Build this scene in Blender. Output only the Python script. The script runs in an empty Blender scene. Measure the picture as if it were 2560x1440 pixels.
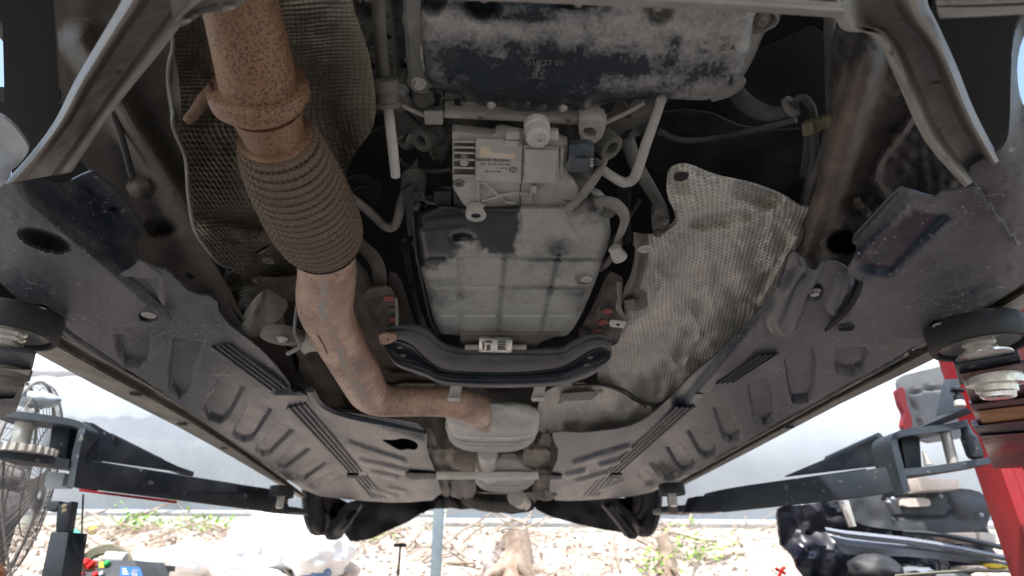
import bpy, bmesh, math, random
import numpy as np
from mathutils import Vector, noise
from mathutils.geometry import delaunay_2d_cdt
random.seed(7)
S = bpy.context.scene
# ------------------------------------------------------------------ camera
F = 1500.0; TH = math.radians(26.9); PSI = math.radians(2.7); ZC = 1.15
cam = bpy.data.cameras.new('camera'); co = bpy.data.objects.new('camera', cam); S.collection.objects.link(co)
co.location = (0, 0, ZC); co.rotation_euler = (math.pi/2 + TH, 0, -PSI)
cam.sensor_width = 36; cam.lens = 36*F/2560; cam.clip_start = .01; cam.clip_end = 300
cam.dof.use_dof = True; cam.dof.focus_distance = .72; cam.dof.aperture_fstop = 7.0
S.camera = co
# ------------------------------------------------------------------ light
W = bpy.data.worlds.new('World'); S.world = W; W.use_nodes = True
SUN_EL, SUN_AZ = math.radians(62), math.radians(205)     # sun behind the camera and to the left
nt = W.node_tree; bg = nt.nodes['Background']; sky = nt.nodes.new('ShaderNodeTexSky')
sky.sky_type = 'NISHITA'; sky.sun_disc = False; sky.sun_elevation = SUN_EL; sky.sun_rotation = SUN_AZ
sky.air_density = 1.4; sky.dust_density = 3.0
nt.links.new(sky.outputs[0], bg.inputs[0]); bg.inputs[1].default_value = .14
sl = bpy.data.lights.new('sun', 'SUN'); so = bpy.data.objects.new('sun', sl); S.collection.objects.link(so)
sl.energy = 2.4; sl.angle = math.radians(.6); sl.color = (1, .965, .92)
sd = Vector((math.sin(SUN_AZ)*math.cos(SUN_EL), math.cos(SUN_AZ)*math.cos(SUN_EL), math.sin(SUN_EL)))
so.rotation_euler = sd.to_track_quat('Z', 'Y').to_euler(); so.location = (0, 0, 8)
S.view_settings.view_transform = 'Standard'; S.view_settings.look = 'None'; S.view_settings.gamma = 1
S.view_settings.use_curve_mapping = False; S.view_settings.exposure = 1.38
S.cycles.use_denoising = True; S.cycles.max_bounces = 10; S.cycles.diffuse_bounces = 6
S.cycles.sample_clamp_indirect = 6
# ------------------------------------------------------------------ projection helpers
C = Vector((0, 0, ZC))
fw = Vector((math.sin(PSI)*math.cos(TH), math.cos(PSI)*math.cos(TH), math.sin(TH)))
rt = Vector((math.cos(PSI), -math.sin(PSI), 0)); up = rt.cross(fw)
def ray(x, y): return fw + rt*((x-1280)/F) + up*((720-y)/F)
def P(x, y, h):                       # point of a photo position on the horizontal level h above the lens
    d = ray(x, y); return C + d*(h/max(d.z, .004))
def Q(x, y, Y):                       # point of a photo position on the upright plane at distance Y
    d = ray(x, y); return C + d*(Y/d.y)
def RP(x, y, h, r):                   # metres of r photo pixels there
    d = ray(x, y); return r/F*(h/max(d.z, .004))
def RQ(x, y, Y, r): return r/F*(Y/ray(x, y).y)
def N(x, y, z=0., s=1.): return noise.noise(Vector((x*s, y*s, z)))
def sm(a, b, x):
    if a == b: return float(x > a)
    t = min(1, max(0, (x-a)/(b-a))); return t*t*(3-2*t)
def segd(x, y, ax, ay, bx, by):
    dx, dy = bx-ax, by-ay; t = ((x-ax)*dx+(y-ay)*dy)/(dx*dx+dy*dy+1e-9); t = min(1, max(0, t))
    return math.hypot(x-ax-t*dx, y-ay-t*dy)
def inside(x, y, poly):
    c = False; n = len(poly); j = n-1
    for i in range(n):
        xi, yi = poly[i][:2]; xj, yj = poly[j][:2]
        if (yi > y) != (yj > y) and x < (xj-xi)*(y-yi)/(yj-yi)+xi: c = not c
        j = i
    return c
def sdp(x, y, poly):                  # signed distance, negative inside
    d = min(segd(x, y, *poly[i-1][:2], *poly[i][:2]) for i in range(len(poly)))
    return -d if inside(x, y, poly) else d
def blob(x, y, cx, cy, rx, ry): return math.exp(-(((x-cx)/rx)**2+((y-cy)/ry)**2))
def dome(x, y, cx, cy, rx, ry):
    q = ((x-cx)/rx)**2+((y-cy)/ry)**2; return math.sqrt(1-q) if q < 1 else 0.
def lerp(pts, n):                     # resample a polyline to n points
    L = [0]
    for a, b in zip(pts, pts[1:]): L.append(L[-1]+math.dist(a[:2], b[:2]))
    out = []; k = 0
    for i in range(n):
        s = L[-1]*i/(n-1)
        while k < len(L)-2 and L[k+1] < s: k += 1
        t = (s-L[k])/max(1e-9, L[k+1]-L[k]); out.append(tuple(p+(q-p)*t for p, q in zip(pts[k], pts[k+1])))
    return out
def chaikin(p, it=1, closed=True, w=.25):
    for _ in range(it):
        q = []
        n = len(p)
        for i in range(n if closed else n-1):
            a, b = p[i], p[(i+1) % n]
            q.append(tuple(u*(1-w)+v*w for u, v in zip(a, b))); q.append(tuple(u*w+v*(1-w) for u, v in zip(a, b)))
        if not closed: q = [p[0]]+q[1:-1]+[p[-1]]
        p = q
    return p
def catmull(pts, k=6):
    P_ = [pts[0]]+list(pts)+[pts[-1]]; out = []
    for i in range(1, len(P_)-2):
        a, b, c, d = P_[i-1:i+3]
        for j in range(k):
            t = j/k
            out.append(tuple(.5*((2*q)+(-p+r)*t+(2*p-5*q+4*r-s)*t*t+(-p+3*q-3*r+s)*t**3) for p, q, r, s in zip(a, b, c, d)))
    out.append(tuple(pts[-1])); return out
# ------------------------------------------------------------------ object helpers
WO = {}
def worigin(p): return WO.get(p.name, Vector((0, 0, 0))) if p else Vector((0, 0, 0))
def thing(name, loc, label, cat, group=None):
    o = bpy.data.objects.new(name, None); S.collection.objects.link(o); o.location = loc; o.empty_display_size = .1
    o['label'] = label; o['category'] = cat
    if group: o['group'] = group
    WO[o.name] = Vector(loc); return o
def tag(o, label=None, cat=None, group=None, kind=None):
    if label: o['label'] = label
    if cat: o['category'] = cat
    if group: o['group'] = group
    if kind: o['kind'] = kind
    return o
def obj(name, V, Fc, mat, parent=None, smooth=True, ang=35, attr=None, label=None, kind=None):
    g = worigin(parent)
    me = bpy.data.meshes.new(name); me.from_pydata([(v[0]-g.x, v[1]-g.y, v[2]-g.z) for v in V], [], Fc)
    if attr is not None:
        a = me.attributes.new('dust', 'FLOAT', 'POINT'); a.data.foreach_set('value', attr)  # dust cover; on some parts it also carries painted shade
    me.materials.append(mat)
    if smooth:
        me.shade_smooth(); me.set_sharp_from_angle(angle=math.radians(ang))
    o = bpy.data.objects.new(name, me); S.collection.objects.link(o)
    if parent: o.parent = parent
    WO[o.name] = g
    if label: o['label'] = label
    if kind: o['kind'] = kind
    return o
def fixn(V, Fc):
    bm = bmesh.new(); vs = [bm.verts.new(v) for v in V]
    for f in Fc:
        try: bm.faces.new([vs[i] for i in f])
        except ValueError: pass
    bmesh.ops.recalc_face_normals(bm, faces=bm.faces); return bm
def bmo(name, bm, mat, parent=None, bevel=0, **k):
    if bevel:
        es = [e for e in bm.edges if len(e.link_faces) == 2 and e.calc_face_angle(0) > .6]
        bmesh.ops.bevel(bm, geom=es, offset=bevel, segments=2, affect='EDGES', profile=.6)
    bm.verts.index_update()
    V = [v.co.copy() for v in bm.verts]; Fc = [[v.index for v in f.verts] for f in bm.faces]; bm.free()
    return obj(name, V, Fc, mat, parent, **k)
def plate(name, outline, surf, mat, parent=None, relief=None, step=12, rnd=1, thick=(0, 0, .003), dust=None, holes=(), ang=35, label=None, kind=None, vert=False):
    """sheet with the given outline; surf = level above the lens (number or function) or a function giving the point"""
    def rs(poly):
        out = []
        for i in range(len(poly)):
            a, b = poly[i], poly[(i+1) % len(poly)]; n = max(1, int(math.dist(a[:2], b[:2])/step))
            out += [(a[0]+(b[0]-a[0])*j/n, a[1]+(b[1]-a[1])*j/n) for j in range(n)]
        return out
    ol = rs(chaikin([p[:2] for p in outline], rnd) if rnd else outline)
    hl = [rs(chaikin(list(h), 2)) for h in holes]
    A = np.array(ol); x0, y0 = A.min(0); x1, y1 = A.max(0)
    gx, gy = np.meshgrid(np.arange(x0, x1, step), np.arange(y0, y1, step*.9)); gx[1::2] += step/2
    gp = np.stack([gx.ravel(), gy.ravel()], 1)
    def insv(p, poly):
        q = np.array(poly); c = np.zeros(len(p), bool); j = len(q)-1
        for i in range(len(q)):
            xi, yi = q[i]; xj, yj = q[j]
            if yi != yj: c ^= ((yi > p[:, 1]) != (yj > p[:, 1])) & (p[:, 0] < (xj-xi)*(p[:, 1]-yi)/(yj-yi)+xi)
            j = i
        return c
    def near(p, poly, d):
        q = np.array(poly); m = np.zeros(len(p), bool)
        for a, b in zip(q, np.roll(q, -1, 0)):
            e = b-a; t = np.clip(((p-a)@e)/(e@e+1e-9), 0, 1); m |= (((p-a-t[:, None]*e)**2).sum(1) < d*d)
        return m
    ok = insv(gp, ol) & ~near(gp, ol, step*.45)
    for h in hl: ok &= ~insv(gp, h) & ~near(gp, h, step*.4)
    pts = list(map(tuple, ol)); ed = [(i, (i+1) % len(ol)) for i in range(len(ol))]
    for h in hl:
        b = len(pts); pts += list(map(tuple, h)); ed += [(b+i, b+(i+1) % len(h)) for i in range(len(h))]
    pts += list(map(tuple, gp[ok]))
    v, e, f, *_ = delaunay_2d_cdt([Vector(p) for p in pts], ed, [], 0, 1e-4)
    v = np.array([(a.x, a.y) for a in v]); f = np.array([t for t in f if len(t) == 3])
    cen = v[f].mean(1); k = insv(cen, ol)
    for h in hl: k &= ~insv(cen, h)
    f = f[k]
    a = v[f[:, 1]]-v[f[:, 0]]; b = v[f[:, 2]]-v[f[:, 0]]
    k = np.abs(a[:, 0]*b[:, 1]-a[:, 1]*b[:, 0]) > 1e-3
    f = f[k]
    used = np.unique(f); mp = -np.ones(len(v), int); mp[used] = range(len(used)); v = v[used]; f = mp[f]
    V = []; D = []; UVp = []
    for x, y in v:
        r = relief(x, y) if relief else 0.
        if callable(surf):
            s = surf(x, y)
            p = s+Vector((0, r, 0)) if isinstance(s, Vector) else P(x, y, s+r)
        elif vert: p = P(x, y, surf)+Vector((0, 0, r))
        else: p = P(x, y, surf+r)
        V.append(p); D.append(dust(x, y) if dust else .5); g_ = max(120, 1480-y); kk = .98*(1+.35*sm(350, 0, y)); UVp.append(((x-1200)/g_*kk, -kk*math.log(g_/980), 0))
    n = len(V); T = Vector(thick); V2 = V+[p+T for p in V]
    Fc = [tuple(t) for t in f]+[(t[0]+n, t[2]+n, t[1]+n) for t in f]
    cnt = {}
    for t in f:
        for i in range(3):
            q = (t[i], t[(i+1) % 3]); cnt[tuple(sorted(q))] = cnt.get(tuple(sorted(q)), [])+[q]
    for q in cnt.values():
        if len(q) == 1: i, j = q[0]; Fc.append((j, i, i+n, j+n))
    Fc = [tuple(int(i) for i in t) for t in Fc]
    # downward (towards the lens) facing sheets: make the first face look at the lens
    a_, b_, c_ = (V[i] for i in Fc[len(f)//2])
    if (b_-a_).cross(c_-a_).dot(C-a_) < 0: Fc = [tuple(reversed(t)) for t in Fc]
    o = obj(name, V2, Fc, mat, parent, attr=D+D, ang=ang, label=label, kind=kind)
    a = o.data.attributes.new('flat', 'FLOAT_VECTOR', 'POINT'); a.data.foreach_set('vector', np.array(UVp+UVp, float).ravel()); return o
def strip(name, A, B, n, m, h, prof, mat, parent=None, thick=.004, dust=None, ang=35, smooth=3, **k):
    """ruled sheet between two photo curves A and B; h = level (or (hA,hB) or function of s,t), prof(t,s) = relief"""
    A = lerp(catmull(A, smooth) if smooth else A, n); B = lerp(catmull(B, smooth) if smooth else B, n)
    V = []; D = []
    for i in range(n):
        for j in range(m):
            t = j/(m-1); s = i/(n-1); x = A[i][0]*(1-t)+B[i][0]*t; y = A[i][1]*(1-t)+B[i][1]*t
            hh = h(s, t) if callable(h) else (h[0]*(1-t)+h[1]*t if isinstance(h, tuple) else h)
            V.append(P(x, y, hh+(prof(t, s) if prof else 0))); D.append(dust(x, y) if dust else .5)
    nn = len(V); V += [p+Vector((0, 0, thick)) for p in V]; D += D
    Fc = []
    for i in range(n-1):
        for j in range(m-1):
            a = i*m+j; q = (a, a+1, a+m+1, a+m); Fc += [q, tuple(r+nn for r in reversed(q))]
    ring = [j for j in range(m)]+[i*m+m-1 for i in range(1, n)]+[(n-1)*m+j for j in range(m-2, -1, -1)]+[i*m for i in range(n-2, 0, -1)]
    for a, b in zip(ring, ring[1:]+ring[:1]): Fc.append((b, a, a+nn, b+nn))
    q = Fc[0]
    if (V[q[1]]-V[q[0]]).cross(V[q[2]]-V[q[0]]).dot(C-V[q[0]]) < 0: Fc = [tuple(reversed(t)) for t in Fc]
    return obj(name, V, Fc, mat, parent, attr=D, ang=ang, **k)
def prism(name, outline, h0, h1, mat, parent=None, bevel=.002, rnd=0, lean=.75, **k):
    """block whose lower face (level h0, seen from below) has the photo outline, standing up to level h1"""
    ol = chaikin(outline, rnd) if rnd else outline
    V = [P(x, y, h0) for x, y in ol]; n = len(V); V += [Vector((p.x, p.y, ZC+h1)).lerp(C+(p-C)*(h1/h0), lean) for p in V]
    Fc = [list(range(n)), list(range(2*n-1, n-1, -1))]+[[i, (i+1) % n, (i+1) % n+n, i+n] for i in range(n)]
    return bmo(name, fixn(V, Fc), mat, parent, bevel=bevel, **k)
def box(name, c, s, mat, parent=None, bevel=.003, rot=None, **k):
    bm = bmesh.new(); bmesh.ops.create_cube(bm, size=1)
    for v in bm.verts:
        v.co = Vector((v.co.x*s[0], v.co.y*s[1], v.co.z*s[2]))
        if rot: v.co.rotate(rot)
        v.co += Vector(c)
    return bmo(name, bm, mat, parent, bevel=bevel, **k)
def hexa(name, a, b, mat, parent=None, bevel=.002, **k):      # block between two quads (lists of 4 points)
    V = [Vector(p) for p in a]+[Vector(p) for p in b]
    return bmo(name, fixn(V, [[0, 1, 2, 3], [7, 6, 5, 4]]+[[i, (i+1) % 4, (i+1) % 4+4, i+4] for i in range(4)]), mat, parent, bevel=bevel, **k)
def frames(p):
    T = [(p[min(i+1, len(p)-1)]-p[max(i-1, 0)]).normalized() for i in range(len(p))]
    u = T[0].orthogonal().normalized(); fr = []
    if abs(T[0].z) < .95: u = Vector((0, 0, 1)).cross(T[0]).normalized()
    for t in T:
        u = (u-t*u.dot(t)).normalized(); fr.append((u, t.cross(u)))
    return fr
def sweep(pts, rad, seg=16, flat=1., cap=True):
    p = [Vector(q[:3]) for q in pts]; fr = frames(p); V = []; Fc = []
    for i, q in enumerate(p):
        for j in range(seg):
            a = 2*math.pi*j/seg; V.append(q+fr[i][0]*math.cos(a)*rad[i]+fr[i][1]*math.sin(a)*rad[i]*flat)
    for i in range(len(p)-1):
        for j in range(seg):
            a = i*seg+j; b = i*seg+(j+1) % seg; Fc.append((a, b, b+seg, a+seg))
    if cap: Fc.append(tuple(range(seg-1, -1, -1))); Fc.append(tuple(range((len(p)-1)*seg, len(p)*seg)))
    return V, Fc
def tube(name, pts, mat, parent=None, seg=16, k=6, flat=1., **kw):   # pts = (Vector, radius)
    c = catmull([(p.x, p.y, p.z, r) for p, r in pts], k) if k > 1 else [(p.x, p.y, p.z, r) for p, r in pts]
    V, Fc = sweep(c, [q[3] for q in c], seg, flat); return obj(name, V, Fc, mat, parent, ang=40, **kw)
def ptube(name, pts, mat, parent=None, **k):        # pts = (px, py, level, radius px)
    return tube(name, [(P(x, y, h), RP(x, y, h, r)) for x, y, h, r in pts], mat, parent, **k)
def qtube(name, pts, mat, parent=None, **k):
    return tube(name, [(Q(x, y, Y), RQ(x, y, Y, r)) for x, y, Y, r in pts], mat, parent, **k)
def lathe(name, base, axis, prof, mat, parent=None, seg=28, ang=30, **k):   # prof = (distance along axis, radius)
    ax = Vector(axis).normalized(); u = ax.orthogonal().normalized(); w = ax.cross(u); V = []; Fc = []
    for d, r in prof:
        for j in range(seg):
            a = 2*math.pi*j/seg; V.append(Vector(base)+ax*d+(u*math.cos(a)+w*math.sin(a))*max(r, 1e-5))
    for i in range(len(prof)-1):
        for j in range(seg):
            a = i*seg+j; b = i*seg+(j+1) % seg; Fc.append((a, b, b+seg, a+seg))
    Fc.append(tuple(range(seg-1, -1, -1))); Fc.append(tuple(range((len(prof)-1)*seg, len(prof)*seg)))
    bm = fixn(V, Fc); return bmo(name, bm, mat, parent, ang=ang, **k)
DN = Vector((0, 0, -1))
_bolt = {}
def bolt(x, y, h, rpx, mat, parent, name='bolt', kind='hex', axis=DN):
    """bolt with flange washer and hexagonal or socket head; all share one mesh per kind"""
    key = (kind, mat.name)
    if key not in _bolt:
        V = []; Fc = []; prof = [(0, 1), (.12, 1), (.16, .9), (.18, .66), (.62, .66), (.7, .56)]
        if kind == 'socket': prof = [(0, 1), (.1, 1), (.3, .97), (.34, .85), (.34, .42), (.05, .34), (.05, .02)]
        if kind == 'ring': prof = [(0, 1), (.14, 1), (.2, .86), (.2, .62), (.06, .56), (.06, .3), (.24, .24), (.26, .02)]
        seg = 24
        for i, (d, r) in enumerate(prof):
            for j in range(seg):
                a = 2*math.pi*j/seg; rr = r
                if kind == 'hex' and i >= 3: rr = r*.866/max(.866, math.cos((a % (math.pi/3))-math.pi/6))*1.1
                if kind == 'socket' and i in (4, 5): rr = r*(1+.18*math.cos(6*a))
                V.append((math.cos(a)*rr, math.sin(a)*rr, d))
        for i in range(len(prof)-1):
            for j in range(seg):
                a = i*seg+j; b = i*seg+(j+1) % seg; Fc.append((a, b, b+seg, a+seg))
        Fc.append(tuple(range((len(prof)-1)*seg, len(prof)*seg)))
        me = bpy.data.meshes.new(name); me.from_pydata(V, [], Fc); me.materials.append(mat)
        me.shade_smooth(); me.set_sharp_from_angle(angle=math.radians(30)); _bolt[key] = me
    o = bpy.data.objects.new(name, _bolt[key]); S.collection.objects.link(o); o.parent = parent
    p = P(x, y, h) if not isinstance(x, Vector) else x
    o.location = p-worigin(parent); r = RP(x, y, h, rpx) if not isinstance(x, Vector) else rpx
    o.scale = (r, r, r); o.rotation_euler = Vector(axis).to_track_quat('Z', 'Y').to_euler(); WO[o.name] = p; return o
def text(body, origin, ex, ey, size, mat, parent, name='lettering', depth=.0006):
    cu = bpy.data.curves.new(name, 'FONT'); cu.body = body; cu.size = 1; cu.extrude = .03; cu.align_x = 'LEFT'; cu.resolution_u = 2
    t = bpy.data.objects.new('tmp_text', cu); S.collection.objects.link(t)
    me = bpy.data.meshes.new_from_object(t.evaluated_get(bpy.context.evaluated_depsgraph_get())); 
    bpy.data.objects.remove(t); bpy.data.curves.remove(cu)
    ex = ex.normalized(); ey = (ey-ex*ey.dot(ex)).normalized(); ez = ex.cross(ey)
    V = [origin+ex*v.co.x*size+ey*v.co.y*size+ez*v.co.z*size for v in me.vertices]; Fc = [tuple(p.vertices) for p in me.polygons]
    bpy.data.meshes.remove(me)
    return obj(name, V, Fc, mat, parent, smooth=False)
# ------------------------------------------------------------------ materials
def srgb(r, g, b): return tuple(((c/255+.055)/1.055)**2.4 if c > 10 else c/255/12.92 for c in (r, g, b))
def mat(name, base, dust=None, amt=.5, scale=14, contrast=2.5, rough=.6, metal=0., fine=.25, bump=.15, bscale=180, attr=False,
        spots=None, sscale=160, sthr=.62, emboss=None, scratch=0., stretch=(1, 1, 1), drough=.85, spec=.4, weave=None):
    m = bpy.data.materials.new(name); m.use_nodes = True; n = m.node_tree.nodes; l = m.node_tree.links
    b = n['Principled BSDF']; tc = n.new('ShaderNodeTexCoord'); b.inputs['Specular IOR Level'].default_value = spec
    def mth(op, a, c=None, cl=False):
        q = n.new('ShaderNodeMath'); q.operation = op; q.use_clamp = cl
        for i, s in enumerate((a, c)):
            if s is None: continue
            if hasattr(s, 'links'): l.new(s, q.inputs[i])
            else: q.inputs[i].default_value = s
        return q.outputs[0]
    def nz(sc, det=6, rg=.6, st=None, off=0):
        q = n.new('ShaderNodeTexNoise'); q.inputs['Scale'].default_value = sc; q.inputs['Detail'].default_value = det; q.inputs['Roughness'].default_value = rg
        mp = n.new('ShaderNodeMapping'); l.new(tc.outputs['Object'], mp.inputs[0]); mp.inputs['Location'].default_value = (off, off*.7, off*1.3)
        if st: mp.inputs['Scale'].default_value = st
        l.new(mp.outputs[0], q.inputs[0]); return q.outputs[0]
    def mix(f, a, c):
        q = n.new('ShaderNodeMix'); q.data_type = 'RGBA'; l.new(f, q.inputs[0]) if hasattr(f, 'links') else setattr(q.inputs[0], 'default_value', f)
        for i, s in ((6, a), (7, c)):
            if hasattr(s, 'links'): l.new(s, q.inputs[i])
            else: q.inputs[i].default_value = (*s, 1)
        return q.outputs[2]
    big = nz(scale, 8, .65, stretch); fn = nz(bscale, 4, .7, off=3)
    f = mth('MULTIPLY', mth('SUBTRACT', big, .5), contrast)
    if attr:
        f = mth('ADD', mth('MULTIPLY', f, 1.0), mth('ADD', mth('MULTIPLY', mth('SUBTRACT', nz(scale*4, 6, .7, off=17), .5), 1.8), mth('MULTIPLY', mth('SUBTRACT', nz(scale*17, 6, .75, off=27), .5), 1.5)))
        at = n.new('ShaderNodeAttribute'); at.attribute_name = 'dust'
        f = mth('ADD', mth('MULTIPLY', f, .5), at.outputs['Fac']); f = mth('ADD', mth('MULTIPLY', mth('SUBTRACT', f, .5), 1.05), .5)
    else: f = mth('ADD', f, amt)
    f = mth('ADD', f, mth('MULTIPLY', mth('SUBTRACT', fn, .5), .5), True)
    col = mix(f, base, dust or base)
    rgh = mth('ADD', mth('MULTIPLY', f, drough-rough), rough, True)
    fm = mth('ADD', mth('MULTIPLY', mth('SUBTRACT', nz(scale*5, 5, .7, off=9), .5), fine*2.4), 1.)
    q = n.new('ShaderNodeVectorMath'); q.operation = 'SCALE'; l.new(col, q.inputs[0]); l.new(fm, q.inputs['Scale']); col = q.outputs[0]
    if scratch:
        s = nz(40, 3, .6, (9, 1.2, 3), off=5); s2 = nz(7, 2, .5, off=11)
        sc_ = mth('MULTIPLY', mth('MULTIPLY', mth('SUBTRACT', s, .62), 14, True), mth('MULTIPLY', mth('SUBTRACT', s2, .48), 8, True), True)
        col = mix(mth('MULTIPLY', sc_, scratch), col, tuple(c*.35 for c in base))
    if spots:
        vq = nz(sscale, 2, .55, off=21); vv = nz(8, 4, .6, off=31)
        th = mth('ADD', sthr+.235, mth('MULTIPLY', vv, -.46))
        sp = mth('MULTIPLY', mth('SUBTRACT', vq, th), 22, True); col = mix(mth('MULTIPLY', sp, .85), col, spots)
    l.new(col, b.inputs['Base Color']); l.new(rgh, b.inputs['Roughness']); b.inputs['Metallic'].default_value = metal
    if metal and dust: l.new(mth('MULTIPLY', mth('SUBTRACT', 1., f), metal), b.inputs['Metallic'])
    hgt = mth('MULTIPLY', fn, .35)
    hgt = mth('ADD', hgt, mth('MULTIPLY', big, .6)); bp = n.new('ShaderNodeBump'); bp.inputs['Strength'].default_value = bump; bp.inputs['Distance'].default_value = .004
    l.new(hgt, bp.inputs['Height']); nrm = bp.outputs[0]
    if emboss:
        pitch, depth, rotz = emboss
        fl = n.new('ShaderNodeAttribute'); fl.attribute_name = 'flat'
        mp = n.new('ShaderNodeMapping'); l.new(fl.outputs['Vector'], mp.inputs[0]); mp.inputs['Rotation'].default_value = (0, 0, rotz)
        wob = n.new('ShaderNodeTexNoise'); wob.inputs['Scale'].default_value = 4; l.new(fl.outputs['Vector'], wob.inputs[0])
        ad = n.new('ShaderNodeVectorMath'); ad.operation = 'MULTIPLY_ADD'; l.new(wob.outputs['Color'], ad.inputs[0]); ad.inputs[1].default_value = (.05, .05, .05); l.new(mp.outputs[0], ad.inputs[2])
        sp = n.new('ShaderNodeSeparateXYZ'); l.new(ad.outputs[0], sp.inputs[0]); k = 2*math.pi/pitch
        sx = mth('SINE', mth('MULTIPLY', sp.outputs[0], k)); sy = mth('SINE', mth('MULTIPLY', sp.outputs[1], k))
        e = mth('MULTIPLY', mth('ADD', mth('ADD', sx, sy), 2), .25)
        b2 = n.new('ShaderNodeBump'); b2.inputs['Strength'].default_value = 1; b2.inputs['Distance'].default_value = depth
        l.new(e, b2.inputs['Height']); l.new(nrm, b2.inputs['Normal']); nrm = b2.outputs[0]
        # colour darkens between the dimples
        q2 = mix(mth('MULTIPLY', mth('SUBTRACT', .55, e), 1.5, True), col, tuple(c*.36 for c in base)); l.new(q2, b.inputs['Base Color'])
    l.new(nrm, b.inputs['Normal'])
    return m
DUST = (.30, .27, .235)
M = {}
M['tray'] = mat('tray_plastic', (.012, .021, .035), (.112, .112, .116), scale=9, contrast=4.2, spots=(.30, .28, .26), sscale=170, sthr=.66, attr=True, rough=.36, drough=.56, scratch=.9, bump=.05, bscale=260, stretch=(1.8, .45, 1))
M['pan'] = mat('pan_plastic', (.026, .032, .038), (.38, .36, .33), scale=16, contrast=2.2, attr=True, rough=.38, fine=.22, bump=.3)
M['pan2'] = mat('gearbox_pan_plastic', (.022, .027, .029), (.36, .352, .318), scale=10, contrast=1.6, attr=True, rough=.38, fine=.16, bump=.15)
M['alu'] = mat('dusty_aluminium', (.32, .30, .265), (.52, .485, .43), amt=.6, scale=12, rough=.6, metal=.15, bump=.35, bscale=320)
M['alud'] = mat('grimy_casting', (.085, .078, .068), (.215, .195, .165), amt=.5, scale=16, rough=.6, bump=.4, bscale=260)
M['brace'] = mat('dusty_strut_metal', (.20, .18, .16), (.36, .34, .31), amt=.5, scale=11, contrast=2.2, rough=.45, metal=.15, bump=.25, fine=.3, spots=(.10, .06, .04), sscale=60, sthr=.68)
M['rail'] = mat('underseal', (.045, .038, .033), (.13, .108, .09), scale=7, contrast=2.4, attr=True, rough=.55, bump=.4, fine=.35)
M['railr'] = mat('rusty_underseal', (.035, .033, .031), (.165, .125, .10), scale=9, contrast=4.2, attr=True, rough=.5, bump=.5, fine=.4)
M['black'] = mat('black_cavity', (.005, .005, .006), (.016, .015, .014), amt=.4, rough=.7)  # black put into the colour so hollows read as deep shade
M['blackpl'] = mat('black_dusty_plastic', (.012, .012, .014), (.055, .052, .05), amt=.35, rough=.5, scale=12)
M['shield'] = mat('embossed_shield', (.30, .265, .20), (.19, .16, .115), amt=.5, scale=8, contrast=2, rough=.42, metal=.35, drough=.6, emboss=(.0125, .0026, .04), bump=.2, fine=.25)
M['shieldr'] = mat('embossed_shield_pale', (.64, .60, .53), (.55, .495, .42), amt=.42, scale=5, contrast=2.0, rough=.45, metal=.3, drough=.6, emboss=(.0108, .0014, .55), bump=.2, fine=.3)
M['shieldf'] = mat('fine_embossed_shield', (.25, .22, .175), (.19, .155, .115), amt=.5, scale=8, contrast=2, rough=.5, metal=.25, emboss=(.0095, .0010, .3), bump=.2)
M['rim'] = mat('bare_sheet_edge', (.26, .255, .24), (.2, .185, .165), amt=.4, rough=.5, metal=.4)
M['rust'] = mat('rusty_pipe', (.33, .185, .105), (.15, .085, .05), amt=.45, scale=5, contrast=3, rough=.45, drough=.62, fine=.3, bump=.45, bscale=350, spots=(.10, .05, .035), sscale=400, sthr=.535)
M['rust2'] = mat('pinkish_rust_pipe', (.50, .325, .23), (.27, .175, .145), amt=.30, scale=12, contrast=3.6, rough=.45, drough=.65, fine=.42, bump=.3, bscale=300, spots=(.14, .075, .05), sscale=330, sthr=.60)
M['rustd'] = mat('dark_rust', (.12, .065, .045), (.22, .125, .085), amt=.4, scale=30, rough=.8, bump=.8, bscale=300)
M['pipe2'] = mat('exhaust_steel', (.43, .315, .23), (.36, .29, .235), amt=.5, scale=6, contrast=2, rough=.5, fine=.2, bump=.2, spots=(.16, .09, .06), sscale=120, sthr=.67)
M['bellows'] = mat('bellows_steel', (.022, .017, .013), (.20, .14, .10), attr=True, scale=20, rough=.5, metal=.3, bump=.3)
M['wire'] = mat('mesh_wire', (.22, .165, .12), (.13, .09, .065), amt=.5, scale=20, rough=.5, metal=.4, bump=.1)
M['muffler'] = mat('muffler_steel', (.64, .62, .58), (.5, .45, .39), amt=.45, scale=7, contrast=1.8, rough=.4, metal=.3, bump=.15)
M['steel'] = mat('zinc_steel', (.62, .60, .56), (.36, .33, .28), amt=.35, scale=20, rough=.32, metal=.75, bump=.1)
M['beam'] = mat('dusty_grey_beam', (.022, .026, .031), (.10, .097, .093), attr=True, scale=9, rough=.5, bump=.25)
M['beamb'] = mat('blue_black_beam', (.03, .04, .052), (.12, .12, .12), attr=True, scale=11, rough=.4, bump=.25)
M['conn'] = mat('blue_grey_plastic', (.035, .05, .065), (.13, .14, .14), amt=.4, scale=40, rough=.5)
M['label'] = mat('cream_label', (.62, .54, .42), (.55, .38, .25), amt=.25, scale=40, rough=.6, bump=.05)
M['print'] = mat('dark_print', (.10, .095, .09), rough=.8, bump=.02)
M['clip'] = mat('yellowed_plastic', (.20, .175, .105), (.13, .11, .07), amt=.5, scale=30, rough=.5)
M['white'] = mat('white_paint', (.62, .60, .56), (.4, .36, .31), amt=.35, scale=20, rough=.5)
M['redpaint'] = mat('red_wax', (.42, .07, .06), (.3, .16, .12), amt=.4, scale=50, rough=.5)
M['hose'] = mat('dusty_rubber_hose', (.025, .024, .024), (.12, .11, .10), amt=.4, scale=14, rough=.65)
M['rubber'] = mat('black_rubber', (.012, .012, .013), (.04, .04, .042), amt=.4, rough=.42, bump=.1)
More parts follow.
